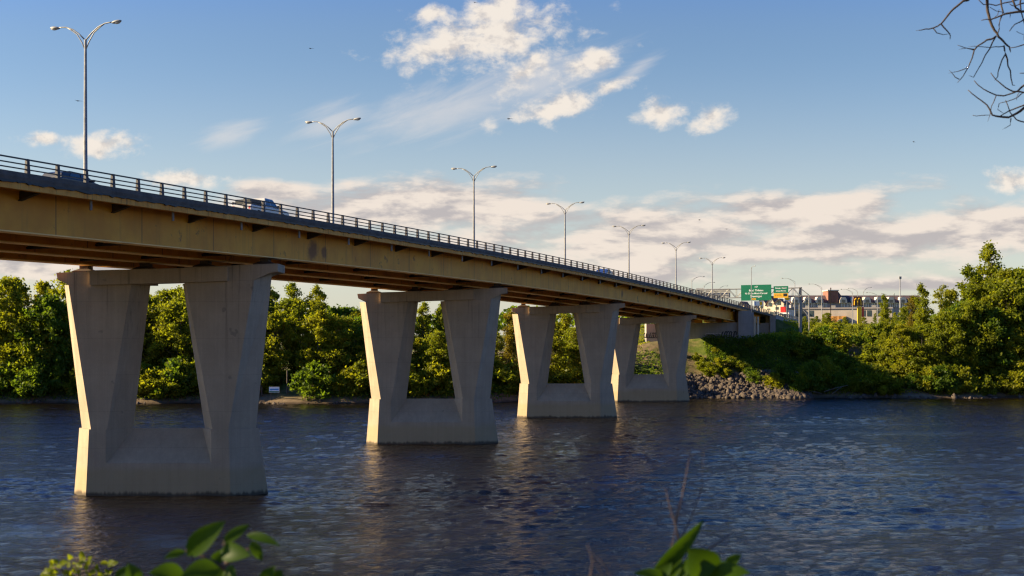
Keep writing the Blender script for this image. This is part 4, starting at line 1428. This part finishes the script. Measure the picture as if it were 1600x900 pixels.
DESC = {'round': "round-crowned green tree", 'tall': "tall pointed green tree", 'airy': "airy pale-leaved tree", 'dark': "dense dark green tree", 'shrub': "leafy green bush"}
used_proto = set()
rt = random.Random(99)


def plant(kind, px, Y, H, label, group, dark=False):
    """Plant a tree of height H where the photo shows it."""
    x = (px - 800) / 2000 * Y
    lst = LEAFY[kind]
    pr = rt.choice(lst)
    ref = {'round': 16, 'tall': 21, 'airy': 18.5, 'dark': 15, 'shrub': 4}[kind]
    k = H / ref
    wv = rt.uniform(.88, 1.15)
    loc = (x, Y, gz(x, Y) - .15)
    nm = 'bush' if kind == 'shrub' else 'tree'
    if id(pr) not in used_proto:
        used_proto.add(id(pr))
        pr.location = loc; pr.rotation_euler.z = rt.uniform(0, 6.28); pr.scale = (k * wv, k * wv, k)
        return tag(pr, label, nm, group)
    return copy_tree(pr, loc, rt.uniform(0, 6.28), (k * wv, k * wv, k), label, group, nm)


def region(px):
    if px < 95: return "left of the nearest pier"
    if px < 425: return "behind the legs of the nearest pier"
    if px < 560: return "between the first and second piers"
    if px < 790: return "behind the legs of the second pier"
    if px < 972: return "behind the third pier"
    return "by the farthest pier"


# left bank: rows of trees; crown-top heights in photo pixels
prof_x = [-120, 0, 50, 100, 160, 240, 290, 350, 430, 470, 520, 533, 560, 640, 700, 760, 800, 850, 880, 900]
prof_y = [430, 424, 428, 432, 440, 446, 452, 455, 447, 447, 449, 480, 466, 474, 476, 482, 488, 492, 500, 512]
def top_y(px): return float(np.interp(px, prof_x, prof_y))


px_ = -110.0
while px_ < 905:
    Y = 252 + rt.uniform(-4, 6)
    x = (px_ - 800) / 2000 * Y
    zt_ = 12 + (525 - top_y(px_) + rt.uniform(-12, 6)) / 2000 * Y
    kd = rt.choice(['tall', 'tall', 'round', 'round', 'airy'])
    if 520 < px_ < 545: kd = 'dark'
    H = zt_ - gz(x, Y)
    plant(kd, px_, Y, H, f"{DESC[kd]} in the back row {region(px_)}", f"back-row {kd} trees {region(px_)}")
    px_ += rt.uniform(19, 30)
px_ = -115.0
while px_ < 900:
    Y = 239 + rt.uniform(-3, 4) + 12 * float(sstep(-10, 20, np.array((px_ - 800) / 2000 * 240)))
    x = (px_ - 800) / 2000 * Y
    zt_ = 12 + (525 - top_y(px_) - rt.uniform(14, 52)) / 2000 * Y
    kd = rt.choice(['round', 'round', 'round', 'dark', 'airy'])
    H = max(6, zt_ - gz(x, Y))
    plant(kd, px_, Y, H, f"{DESC[kd]} in the front row {region(px_)}", f"front-row {kd} trees {region(px_)}")
    px_ += rt.uniform(24, 38)
px_ = -110.0
while px_ < 890:
    x = (px_ - 800) / 2000 * 235
    Y = float(shore(np.array(x))) + rt.uniform(2.5, 6)
    if not 412 < px_ < 472: plant('shrub', px_, Y, rt.uniform(3.0, 6.5), f"bush at the waterline {region(px_)}", f"bushes at the waterline {region(px_)}")
    px_ += rt.uniform(14, 24)
# trees behind the abutment and far pier
for px_, Y, H, kd in [(905, 300, 11, 'airy'), (935, 318, 10, 'round'), (880, 275, 15, 'airy')]:
    plant(kd, px_, Y, H, f"{DESC[kd]} on the lawn {region(px_)}", f"{kd} trees on the lawn {region(px_)}")

# right bank: rows from the water up; (px, Y, top y, kind)
right_top_x = [1215, 1250, 1300, 1330, 1360, 1400, 1425, 1450, 1475, 1500, 1520, 1545, 1575, 1600, 1680]
right_top_y = [520, 515, 500, 520, 505, 490, 462, 445, 450, 452, 420, 392, 412, 425, 420]
def rtop(px): return float(np.interp(px, right_top_x, right_top_y))


big = [(1425, 268, 462, 'airy'), (1447, 262, 447, 'tall'), (1470, 270, 440, 'airy'), (1492, 262, 440, 'tall'), (1510, 272, 452, 'round'), (1528, 262, 420, 'tall'), (1547, 268, 384, 'tall'),
       (1562, 262, 405, 'tall'), (1585, 266, 440, 'dark'), (1605, 262, 425, 'round'), (1640, 266, 415, 'round'), (1660, 258, 430, 'tall'), (1412, 256, 500, 'round'), (1440, 254, 505, 'round'), (1478, 255, 490, 'round'),
       (1515, 255, 475, 'round'), (1550, 256, 480, 'dark'), (1590, 254, 505, 'round'), (1630, 254, 480, 'round'), (1386, 275, 462, 'tall'), (1382, 262, 520, 'round'), (1572, 258, 440, 'round'), (1536, 258, 450, 'tall'), (1500, 258, 470, 'dark')]
def rreg(px):
    for a, t in ((1400, "just right of the lamp poles"), (1460, "at the left end of the tall right-hand thicket"), (1520, "in the middle of the tall right-hand thicket"), (1570, "under the highest treetop of the right thicket")):
        if px < a: return t
    return "against the right edge of the photo"
for px_, Y, ty, kd in big:
    x = (px_ - 800) / 2000 * Y
    H = 12 + (525 - ty) / 2000 * Y - gz(x, Y)
    plant(kd, px_, Y, max(4, H), f"{DESC[kd]} {rreg(px_)}", f"{kd} trees {rreg(px_)}")
for px_, Y, ty, kd in [(1292, 312, 489, 'round'), (1287, 318, 488, 'tall'), (1312, 316, 508, 'round'), (1270, 318, 510, 'round'), (1345, 312, 507, 'round'), (1362, 305, 502, 'airy'), (1392, 300, 495, 'tall'), (1330, 302, 520, 'round'), (1405, 290, 500, 'round'), (1376, 292, 512, 'dark'), (1258, 335, 498, 'round'), (1276, 345, 494, 'round'), (1350, 330, 493, 'round'), (1366, 335, 489, 'tall'), (1384, 325, 486, 'round'), (1396, 318, 484, 'tall'), (1322, 340, 497, 'round'), (1408, 312, 478, 'round')]:
    x = (px_ - 800) / 2000 * Y
    H = 12 + (525 - ty) / 2000 * Y - gz(x, Y)
    reg = "below the brown-roofed block" if px_ < 1335 else "below the lamp poles"
    plant(kd, px_, Y, max(2.5, H), f"small {DESC[kd]} on top of the bank {reg}", f"small {kd} trees on top of the bank {reg}")
# bushes all over the right slope
for k in range(250):
    px_ = rt.uniform(1228, 1640)
    Y = 248 + 1.2 + 52 * rt.random() ** 1.4
    x = (px_ - 800) / 2000 * Y
    if Y - float(shore(np.array(x))) < 1.5: continue
    # stay below the skyline seen in the photograph
    H = rt.uniform(2.6, 5.6)
    lim = 12 + (525 - (rtop(px_) + 6)) / 2000 * Y - gz(x, Y)
    H = min(H, max(1.4, lim))
    zone = "near the waterline" if Y < 262 else "high on the slope"
    side = "between the stony bank and the thicket" if px_ < 1400 else "under the tall right-hand trees"
    plant('shrub', px_, Y, H, f"bush {zone} {side}", f"bushes {zone} {side}")
# sparse bushes on the stony slope below the abutment
for px_, Y, H in [(1110, 257, 2.6), (1122, 258, 3.0), (1098, 259, 2.4), (1135, 256, 2.2), (1088, 262, 1.6), (1178, 254, 2.4), (1172, 256, 2.2), (1205, 252, 2.8), (1212, 251, 3.2), (1218, 254, 3), (1236, 252, 3), (985, 254, 1.8), (1040, 263, 1.6), (1150, 262, 1.8), (1190, 262, 1.6), (1118, 264, 1.7), (1132, 263, 2.0), (1146, 265, 1.6), (1160, 264, 2.0), (1172, 266, 1.8), (1140, 259, 2.2), (1158, 258, 2.2), (1126, 267, 1.3)]:
    plant('shrub', px_, Y, H, "low bush growing among the stones below the bridge end" if px_ < 1160 else "low bush at the right end of the stony bank", "low bushes on the stony bank left part" if px_ < 1160 else "low bushes on the stony bank right part")
for lst in LEAFY.values():
    for pr in lst:
        if id(pr) not in used_proto:
            for ch in list(pr.children): bpy.data.objects.remove(ch)
            bpy.data.objects.remove(pr)

# far wood behind the town
rng = np.random.default_rng(8)
n = 16000
X_ = rng.uniform(-420, 520, n); Y_ = rng.uniform(640, 700, n)
hgt = 10 + 3 * np.sin(X_ * .05) + 2 * np.sin(X_ * .17 + 1)
Z_ = 15 + rng.random(n) * hgt
nrm = rng.normal(size=(n, 3)); nrm /= np.linalg.norm(nrm, axis=1)[:, None]
a = np.cross(nrm, rng.normal(size=(n, 3))); a /= np.linalg.norm(a, axis=1)[:, None]
b = np.cross(nrm, a)
P_ = np.stack([X_, Y_, Z_], -1); s_ = rng.uniform(.6, 1.6, n)[:, None]
tag(np_mesh("woods", np.stack([P_ - a * s_, P_ - b * s_, P_ + a * s_, P_ + b * s_], 1).reshape(-1, 3), np.arange(4 * n).reshape(-1, 4), M['leaf_dark']), "dark far wood behind the town", kind='stuff')

# ------------------------------------------------------------------ ground cover and stones
def cover(name, n, xr, yr, hmax, size, mat, label, seed, cond):
    rng = np.random.default_rng(seed)
    X = rng.uniform(*xr, n); Y = rng.uniform(*yr, n)
    k = cond(X, Y)
    X, Y = X[k], Y[k]
    Z = ground_z(X, Y) + rng.random(len(X)) ** 2 * hmax
    n = len(X)
    nrm = rng.normal(size=(n, 3)); nrm[:, 2] += .4; nrm /= np.linalg.norm(nrm, axis=1)[:, None]
    a = np.cross(nrm, rng.normal(size=(n, 3))); a /= np.linalg.norm(a, axis=1)[:, None]
    b = np.cross(nrm, a)
    P = np.stack([X, Y, Z], -1); s = size * rng.uniform(.5, 1.3, n)[:, None]
    V = np.stack([P - a * s, P - b * s * .5, P + a * s, P + b * s * .5], 1).reshape(-1, 3)
    tag(np_mesh(name, V, np.arange(4 * n).reshape(-1, 4), mat), label, kind='stuff')


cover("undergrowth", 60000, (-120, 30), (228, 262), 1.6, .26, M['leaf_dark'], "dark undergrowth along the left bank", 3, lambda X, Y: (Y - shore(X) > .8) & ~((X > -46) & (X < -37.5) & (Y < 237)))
cover("undergrowth", 52000, (52, 120), (248, 330), 1.3, .24, M['leaf'], "green undergrowth covering the right bank", 4, lambda X, Y: (Y - shore(X) > 1.0) & ((X - S0.x) * CS - (Y - S0.y) * SN > 10.5) & ~((X < 61) & (Y < 258)))
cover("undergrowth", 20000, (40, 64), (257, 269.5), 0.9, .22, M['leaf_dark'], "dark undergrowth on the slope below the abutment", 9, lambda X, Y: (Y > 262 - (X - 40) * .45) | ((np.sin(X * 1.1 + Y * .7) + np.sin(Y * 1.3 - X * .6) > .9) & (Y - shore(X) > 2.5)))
cover("grass", 40000, (10, 60), (262, 330), .3, .16, M['leaf2'], "short grass on the bank behind the far pier", 6, lambda X, Y: (Y - shore(X) > 14) & (np.abs((X - S0.x) * CS - (Y - S0.y) * SN) > 9.5))
cover("grass", 40000, (52, 150), (300, 400), .3, .16, M['leaf2'], "short grass beside the highway", 7, lambda X, Y: (X - S0.x) * CS - (Y - S0.y) * SN > 10.5)


def rocks(name, n, xr, dr, size, label, seed):
    rng = np.random.default_rng(seed)
    base = []
    bm = bmesh.new()
    bmesh.ops.create_icosphere(bm, subdivisions=1, radius=1)
    bv = np.array([v.co[:] for v in bm.verts]); bf = np.array([[v.index for v in f.verts] for f in bm.faces])
    bm.free()
    Vs, Fs = [], []
    X = rng.uniform(*xr, n); D = rng.uniform(0, 1, n) ** 1.2 * (dr[1] - dr[0]) + dr[0]
    Y = shore(X) + D
    Z = ground_z(X, Y)
    for i in range(n):
        s = size * rng.uniform(.35, 1.6) ** 1.8
        sc = s * rng.uniform(.6, 1.3, 3)
        jit = bv * (1 + rng.normal(0, .26, (len(bv), 1)))
        th = rng.random() * 6.28
        rot = np.array([[math.cos(th), -math.sin(th), 0], [math.sin(th), math.cos(th), 0], [0, 0, 1]])
        Vs.append((jit * sc) @ rot.T + np.array([X[i], Y[i], Z[i] + s * .15]))
        Fs.append(bf + i * len(bv))
    tag(np_mesh(name, np.concatenate(Vs), np.concatenate(Fs), M['rock']), label, kind='stuff')


rocks("riprap", 3800, (20, 58), (-.6, 10), .31, "grey and brown riprap stones on the far bank below the bridge", 5)
rocks("riprap", 110, (62, 120), (-.5, 1.0), .26, "stones along the right waterline", 6)
rocks("riprap", 70, (-120, 22), (-.5, 0.8), .24, "stones along the left waterline", 7)
rocks("gravel", 260, (-45, -40), (-3.2, 0), .16, "pale gravel spit at the waterline between the first two piers", 8)
# driftwood on the right shore
for k, (pa, pb, Y) in enumerate([((1288, 612), (1325, 602), 246), ((1300, 616), (1318, 603), 247.0), ((1270, 612), (1285, 616), 246)]):
    a, b = Vector(at(*pa, Y)), Vector(at(*pb, Y + 1.5))
    a.z = max(a.z, .15)
    o = MB().tube([a, a.lerp(b, .5) + Vector((0, 0, .12)), b], [.11, .09, .05], 6).build("driftwood", M['bark'], None, True)
    tag(o, ["long bare driftwood log leaning up on the right waterline", "shorter bare branch crossing the long driftwood log", "small driftwood piece lying flat by the water left of the logs"][k], "driftwood")

# shore sign on the left bank
Ysn = float(shore(np.array(-43.0))) + 1.0
ss, w, h = board("shore_sign", 420.5, 604.5, 436.5, 613.5, Ysn, M['white'], "small white, blue and green notice board on the far shore right of the nearest pier", "sign")
MB().box((0, -.065, -h * .35), (w * .96, .01, h * .2)).build("green_band", M['green_sign'], ss)
MB().box((0, -.065, h * .05), (w * .86, .01, h * .22)).build("blue_band", M['blue_sign'], ss)
for sx in (-.35, .35):
    MB().box((sx * w, .1, -1.0), (.1, .1, 2.6)).build("post", M['bark'], ss)
for px_, yb, yt in ((448, 627, 588), (408, 627, 590)):
    x = (px_ - 800) / 2000 * 231
    o = MB().lathe([(.16, 0), (.13, 4.6)], (0, 0, 0), 7).build("wooden_post", M['bark'])
    o.location = (x, 231.5, gz(x, 231.5) - .3)
    tag(o, "bare upright post on the far shore " + ("right of the small notice board" if px_ > 420 else "left of the small notice board"), "post")
# house seen behind the left trees
hs = empty("house", (0, 0, 0), "reddish brick house glimpsed through a gap in the trees left of the second pier", "house")
x0, x1, ze = building_block(hs, M['brick'], 512, 548, 497, 300, 9, 5)
zr_ = at(0, 485, 300)[2]
MB().loft([[(x0 - .5, 299.5, ze), (x0 + 2, 304.5, zr_), (x0 - .5, 309.5, ze)], [(x1 + .5, 299.5, ze), (x1 - 2, 304.5, zr_), (x1 + .5, 309.5, ze)]]).build("roof", M['roof_purple'], hs)
MB().box(((x0 + x1) / 2, 299.95, ze - 1.2), (1.4, .12, 1.2)).build("window", M['glass'], hs)

# ------------------------------------------------------------------ swallows over the river
for px_, py_, Y, ang, sz, lab in [(485, 76, 70, 10, .30, "small dark bird high between the first two lamps"),
                                  (122, 158, 60, -5, .30, "small dark bird beside the nearest lamp pole"),
                                  (795, 186, 65, 20, .32, "small dark bird at the lower left tip of the high cloud"),
                                  (1428, 222, 80, 40, .28, "small dark bird in clear sky below the bare branches"),
                                  (1093, 344, 90, 40, .28, "small dark bird before the low clouds, above the sixth lamp"),
                                  (1135, 358, 90, 0, .24, "small dark bird in the low clouds right of the sixth lamp"),
                                  (742, 4, 70, 0, .24, "small dark bird at the top edge of the high cloud")]:
    x, Y, z = at(px_, py_, Y)
    mb = MB()
    s = sz
    # body with swept wings, one continuous loft from wing tip to wing tip
    rings = []
    for t, yw, c0, th in [(-1, -.25, .05, .01), (-.55, .02, .13, .02), (-.18, .10, .22, .05), (0, .12, .42, .09), (.18, .10, .22, .05), (.55, .02, .13, .02), (1, -.25, .05, .01)]:
        cx_ = t * s * .62
        zc = abs(t) ** 1.3 * s * .16
        rings.append([(cx_, yw * s - c0 * s * .6, zc), (cx_, yw * s, zc + th * s), (cx_, yw * s + c0 * s * .6, zc), (cx_, yw * s, zc - th * s)])
    mb.loft(rings)
    o = mb.build("bird", M['bird'], None, True)
    o.location = (x, Y, z)
    o.rotation_euler = (R(25), R(-ang * .5), R(40 + ang))
    tag(o, lab, "bird", "birds flying over the river")

# ------------------------------------------------------------------ bare tree leaning in from the right
BY = 9.0
bt = empty("bare_tree", (3.95, BY + .3, gz(3.95, BY + .3)), "bare branches of a leafless tree hanging in from the top right corner", "tree")
z0 = bt.location.z
mb = MB()
trunk_pts = [(0, 0, -.5), (.05, 0, 1.5), (.18, .05, 3.5), (.25, .1, 5.2), (.3, .2, 7.5), (.5, .2, 9.5)]
mb.tube(trunk_pts, [.17, .14, .12, .10, .07, .03], 10)
mb.build("trunk", M['bark_dark'], bt, True)
TR = [
    ([(640, -190), (540, -70), (460, 0), (430, 6), (370, 55), (330, 100), (290, 150), (240, 178), (190, 185), (128, 195)], 9, 2.0, 0),
    ([(290, 155), (325, 195), (348, 230), (345, 255)], 4, 1.6, 0), ([(238, 180), (260, 210), (300, 222), (350, 215)], 3, 1.2, 0),
    ([(620, -190), (590, -60), (585, 70), (600, 130), (630, 195), (655, 235), (700, 280), (725, 300), (733, 335)], 9, 3.5, .2),
    ([(640, 232), (580, 255), (545, 280), (500, 320), (485, 375), (462, 430), (430, 485), (390, 530)], 5.5, 1.8, .2),
    ([(500, 320), (440, 305), (390, 287)], 3, 1.2, .2), ([(500, 315), (450, 308), (400, 318)], 2.5, 1, .2),
    ([(462, 430), (400, 455), (335, 468)], 3, 1.2, .2), ([(405, 507), (365, 475), (338, 447)], 2.6, 1.2, .2),
    ([(640, 230), (600, 310), (550, 400), (495, 495), (465, 482)], 4, 1.3, .2),
    ([(690, 295), (640, 298), (540, 298), (460, 298)], 3, 1.2, .2),
    ([(690, 290), (700, 345), (665, 420), (650, 490), (630, 515)], 4.5, 1.6, .2), ([(700, 345), (715, 420), (735, 500), (745, 545), (762, 545)], 4.5, 1.8, .2),
    ([(605, 465), (640, 510), (700, 560), (750, 585), (818, 592), (930, 570)], 2, 5, -.2),
    ([(500, 515), (560, 570), (640, 608), (730, 600), (780, 580), (818, 545), (940, 430)], 2, 6, -.2),
    ([(460, 575), (520, 625), (580, 670), (615, 735), (660, 745), (720, 750), (770, 725), (818, 690), (940, 600)], 2, 8, -.35),
    ([(640, 610), (610, 680), (585, 780)], 2.6, 1.2, -.3), ([(490, 737), (540, 738), (600, 735)], 1.4, 2.2, -.35),
    ([(660, 745), (720, 710), (818, 672), (940, 590)], 2.5, 5, -.35), ([(700, 640), (730, 720), (770, 765), (818, 780), (900, 760)], 2, 4, -.35), ([(735, 755), (730, 800), (680, 827)], 3, 1.2, -.35),
    ([(545, 130), (600, 125), (670, 100), (700, 88), (818, 73), (980, 60)], 2, 8, .1),
    ([(670, -60), (670, 0), (685, 80), (665, 130), (660, 185), (640, 225)], 5, 2.4, .15),
    ([(520, -10), (560, 30), (640, 35), (740, 10), (830, -20)], 2, 4, .1), ([(735, -20), (765, 50), (800, 75)], 5, 5, .1),
    ([(800, -30), (800, 75), (815, 260)], 5, 2, .1), ([(725, 200), (760, 155), (818, 125), (920, 90)], 2, 5, .1),
    ([(730, 305), (780, 297), (818, 285), (930, 250)], 2, 4, .1), ([(790, 468), (818, 468), (930, 440)], 1.6, 3, -.1),
    ([(660, 660), (650, 700), (690, 725)], 2, 1.2, -.35), ([(660, 660), (720, 645), (780, 620), (818, 590)], 1.5, 3, -.25), ([(600, 45), (640, 70), (700, 85)], 1.5, 2, .1), ([(610, 130), (650, 95), (660, 60)], 1.4, 2, .12), ([(770, 640), (775, 610), (790, 590)], 1.2, 2, -.25),
    ([(818, 20), (760, 40), (720, 20)], 4, 1.5, .05), ([(730, 88), (728, 120)], 2, 1, .1), ([(1610 - 1400 + 560, 350 * 0 + 200), (800, 215), (818, 225)], 1.5, 1, .1),
]
rb = random.Random(4)
limb = []
for pts, w0, w1, off in TR:
    P = []
    n = len(pts)
    seg = rb.uniform(-.12, .12)
    for i, (zx, zy) in enumerate(pts):
        Yd = BY + off
        p = at(1400 + zx / 4.09, zy / 4.09, Yd)
        P.append(Vector(p) - Vector(bt.location))
    # refine with slight crookedness
    Q, Rr_ = [], []
    for i in range(n - 1):
        for f in (0, .5):
            q = P[i].lerp(P[i + 1], f)
            if f: q += Vector((rb.gauss(0, 1), rb.gauss(0, 1), rb.gauss(0, 1))) * (P[i + 1] - P[i]).length * .045
            Q.append(q)
            t = (i + f) / (n - 1)
            Rr_.append((w0 + (w1 - w0) * t) / 4.09 / 2000 * BY * .5 * 2.5)
    Q.append(P[-1]); Rr_.append(w1 / 4.09 / 2000 * BY * .5)
    MB().tube(Q, Rr_, 6).build("branch", M['bark_dark'], bt, True)
    limb.append((Q, Rr_))
# off-frame limbs that carry those branches back to the trunk
mb = MB()
for Q, Rr_ in limb:
    for end, r in ((Q[0], Rr_[0]), (Q[-1], Rr_[-1])):
        wp = end + Vector(bt.location)
        pxx = 800 + wp.x / wp.y * 2000
        pyy = 525 - (wp.z - 12) / wp.y * 2000
        if pxx > 1612 or pyy < -6:
            tz = min(9.2, max(3.0, end.z + (.2 if pxx > 1612 else 1.2)))
            tx = np.interp(tz, [p[2] for p in trunk_pts], [p[0] for p in trunk_pts]); ty = np.interp(tz, [p[2] for p in trunk_pts], [p[1] for p in trunk_pts])
            mid = (end + Vector((tx, ty, tz))) / 2 + Vector((0.05, 0, .15))
            mb.tube([end, mid, (tx, ty, tz)], [r, r * 1.6 + .006, r * 2 + .014], 6)
mb.build("limb", M['bark_dark'], bt, True)

# ------------------------------------------------------------------ foreground leaves
def leaf_mesh(mb, base, tip, width, nrm, curl=.15, n=7):
    base, tip, nrm = Vector(base), Vector(tip), Vector(nrm).normalized()
    ax = tip - base
    L = ax.length
    ax.normalize()
    side = ax.cross(nrm).normalized()
    up = side.cross(ax).normalized()
    rows = []
    for i in range(n + 1):
        t = i / n
        w = width * (math.sin(math.pi * t ** .8) ** .85) * .5 + .0005
        c = base + ax * L * t + up * (math.sin(math.pi * t) * curl * L * .5)
        rows.append([c - side * w + up * w * .35, c, c + side * w + up * w * .35])
    vs = [p for r_ in rows for p in r_]
    fs = []
    for i in range(n):
        for k in range(2):
            a = i * 3 + k
            fs.append((a, a + 1, a + 4, a + 3))
    mb.add(vs, fs)


def at_v(px, py, Y): return Vector(at(px, py, Y))


def leafy_plant(name, label, Y, stems, leaves, mat, stem_mat, stem_r=.0035):
    x0, _, _ = at(stems[0][0][0], stems[0][0][1], Y)
    root = empty(name, (x0, Y, gz(x0, Y)), label, "plant")
    o = Vector(root.location)
    for st in stems:
        pts = [at_v(px, py, Y + (st_y if len(q) > 2 else 0)) for q in st for px, py, st_y in [(q[0], q[1], q[2] if len(q) > 2 else 0)]]
        if st is stems[0] or st[0][1] > 899:
            pts = [Vector((pts[0].x + .02, pts[0].y, gz(pts[0].x, pts[0].y) - .05)), pts[0].lerp(Vector((pts[0].x, pts[0].y, gz(pts[0].x, pts[0].y))), .5)] + pts
        n = len(pts)
        MB().tube([p - o for p in pts], [stem_r * (1.3 - .95 * k / (n - 1)) for k in range(n)], 6).build("stem", stem_mat, root, True)
    for lf in leaves:
        (bx, by), (tx, ty), w, nr = lf[:4]
        dy = lf[4] if len(lf) > 4 else 0.0
        mb = MB()
        leaf_mesh(mb, at_v(bx, by, Y + dy * .3) - o, at_v(tx, ty, Y + dy) - o, w / 2000 * Y, nr)
        mb.build("leaf", mat, root, True)
    return root


leafy_plant("leafy_shoot", "dark green shoot with broad pointed leaves in front of the nearest pier", 2.4,
            [[(352, 930), (355, 900), (352, 870), (350, 845)], [(353, 890), (320, 870), (290, 860)], [(352, 880), (385, 860), (400, 855)], [(352, 905), (300, 905), (270, 902)]],
            [((292, 868), (352, 814), 34, (.15, -1, .35), -.02), ((348, 850), (390, 820), 17, (.1, -1, .5), .03), ((290, 862), (256, 873), 13, (0, -1, .6), -.03), ((385, 836), (438, 853), 16, (0, -1, .9), -.04),
             ((392, 846), (410, 876), 17, (.2, -1, .2), .0), ((345, 862), (392, 868), 30, (.1, -1, .3), -.05), ((330, 885), (352, 858), 18, (.2, -1, .3), .02), ((352, 890), (370, 905), 26, (0, -1, .2), -.03),
             ((290, 902), (232, 896), 34, (0, -1, .8), -.05), ((345, 888), (280, 905), 36, (0, -1, .7), -.06), ((355, 900), (305, 885), 22, (0, -1, .5), .03), ((425, 915), (440, 890), 24, (.1, -1, .2), .0),
             ((410, 915), (430, 884), 22, (-.2, -1, .2), -.02), ((215, 915), (200, 880), 26, (.4, -1, .4), .0), ((180, 905), (205, 884), 14, (.2, -1, .4), .0)], M['leaf_near'], M['twig'])
rl_ = random.Random(21)
lv = []
for k in range(75):
    px_ = rl_.uniform(66, 182)
    top = np.interp(px_, [64, 80, 110, 125, 150, 178, 186], [893, 882, 874, 868, 872, 879, 895])
    py_ = rl_.uniform(top, 912)
    a = rl_.uniform(0, 6.28)
    L = rl_.uniform(8, 14)
    lv.append(((px_, py_), (px_ + L * math.cos(a), py_ - abs(L * math.sin(a)) * .8), rl_.uniform(6, 9), (rl_.uniform(-.8, .3), -1, rl_.uniform(0, 1)), rl_.uniform(-.06, .06)))
leafy_plant("small_shrub", "small bright yellow-green shrub with tiny leaves at the bottom left", 3.6,
            [[(120, 930), (122, 895), (112, 876)], [(121, 905), (95, 890), (78, 885)], [(122, 900), (150, 885), (158, 876)], [(121, 908), (168, 893), (178, 884)]], lv, M['leaf_near2'], M['twig'])
leafy_plant("leafy_shoot", "dark green shoot with broad leaves and bare reddish twigs at the bottom right", 2.5,
            [[(1040, 930), (1045, 895), (1060, 852), (1066, 838), (1084, 800), (1097, 760), (1099, 705)], [(1062, 850), (1055, 818), (1046, 790), (1040, 764)], [(1055, 818), (1066, 775), (1077, 716)], [(1040, 910), (1048, 860), (1056, 822)],
             [(1060, 890), (1090, 868), (1120, 850), (1150, 828)]],
            [((1018, 898), (1100, 812), 25, (.5, -1, .3), .0), ((1110, 905), (1075, 856), 58, (.1, -1, .25), -.03), ((1060, 900), (1120, 885), 42, (0, -1, .4), -.03), ((1132, 884), (1158, 866), 16, (.2, -1, .3), .0),
             ((1100, 898), (1172, 895), 32, (0, -1, .8), -.04), ((1045, 905), (990, 896), 20, (0, -1, .9), -.04), ((1040, 905), (1064, 862), 30, (-.2, -1, .3), .0), ((1020, 912), (1050, 880), 26, (0, -1, .5), -.02)], M['leaf_near'], M['twig'], .0019)
tw = empty("bare_twig", (.2, 2.0, gz(.2, 2.0)), "faint thin reddish twigs rising from the bottom edge left of the bare-twigged shoot", "plant")
for st in ([(922, 905), (926, 878), (918, 850)], [(945, 905), (930, 878), (926, 862)], [(958, 905), (945, 885), (932, 868)]):
    pts = [at_v(px_, py_, 2.0) for px_, py_ in st]
    pts = [Vector((pts[0].x, 2.0, gz(pts[0].x, 2.0) - .05))] + pts
    MB().tube([p - Vector(tw.location) for p in pts], [.003, .0016, .0012, .0006], 5).build("stem", M['twig'], tw, True)
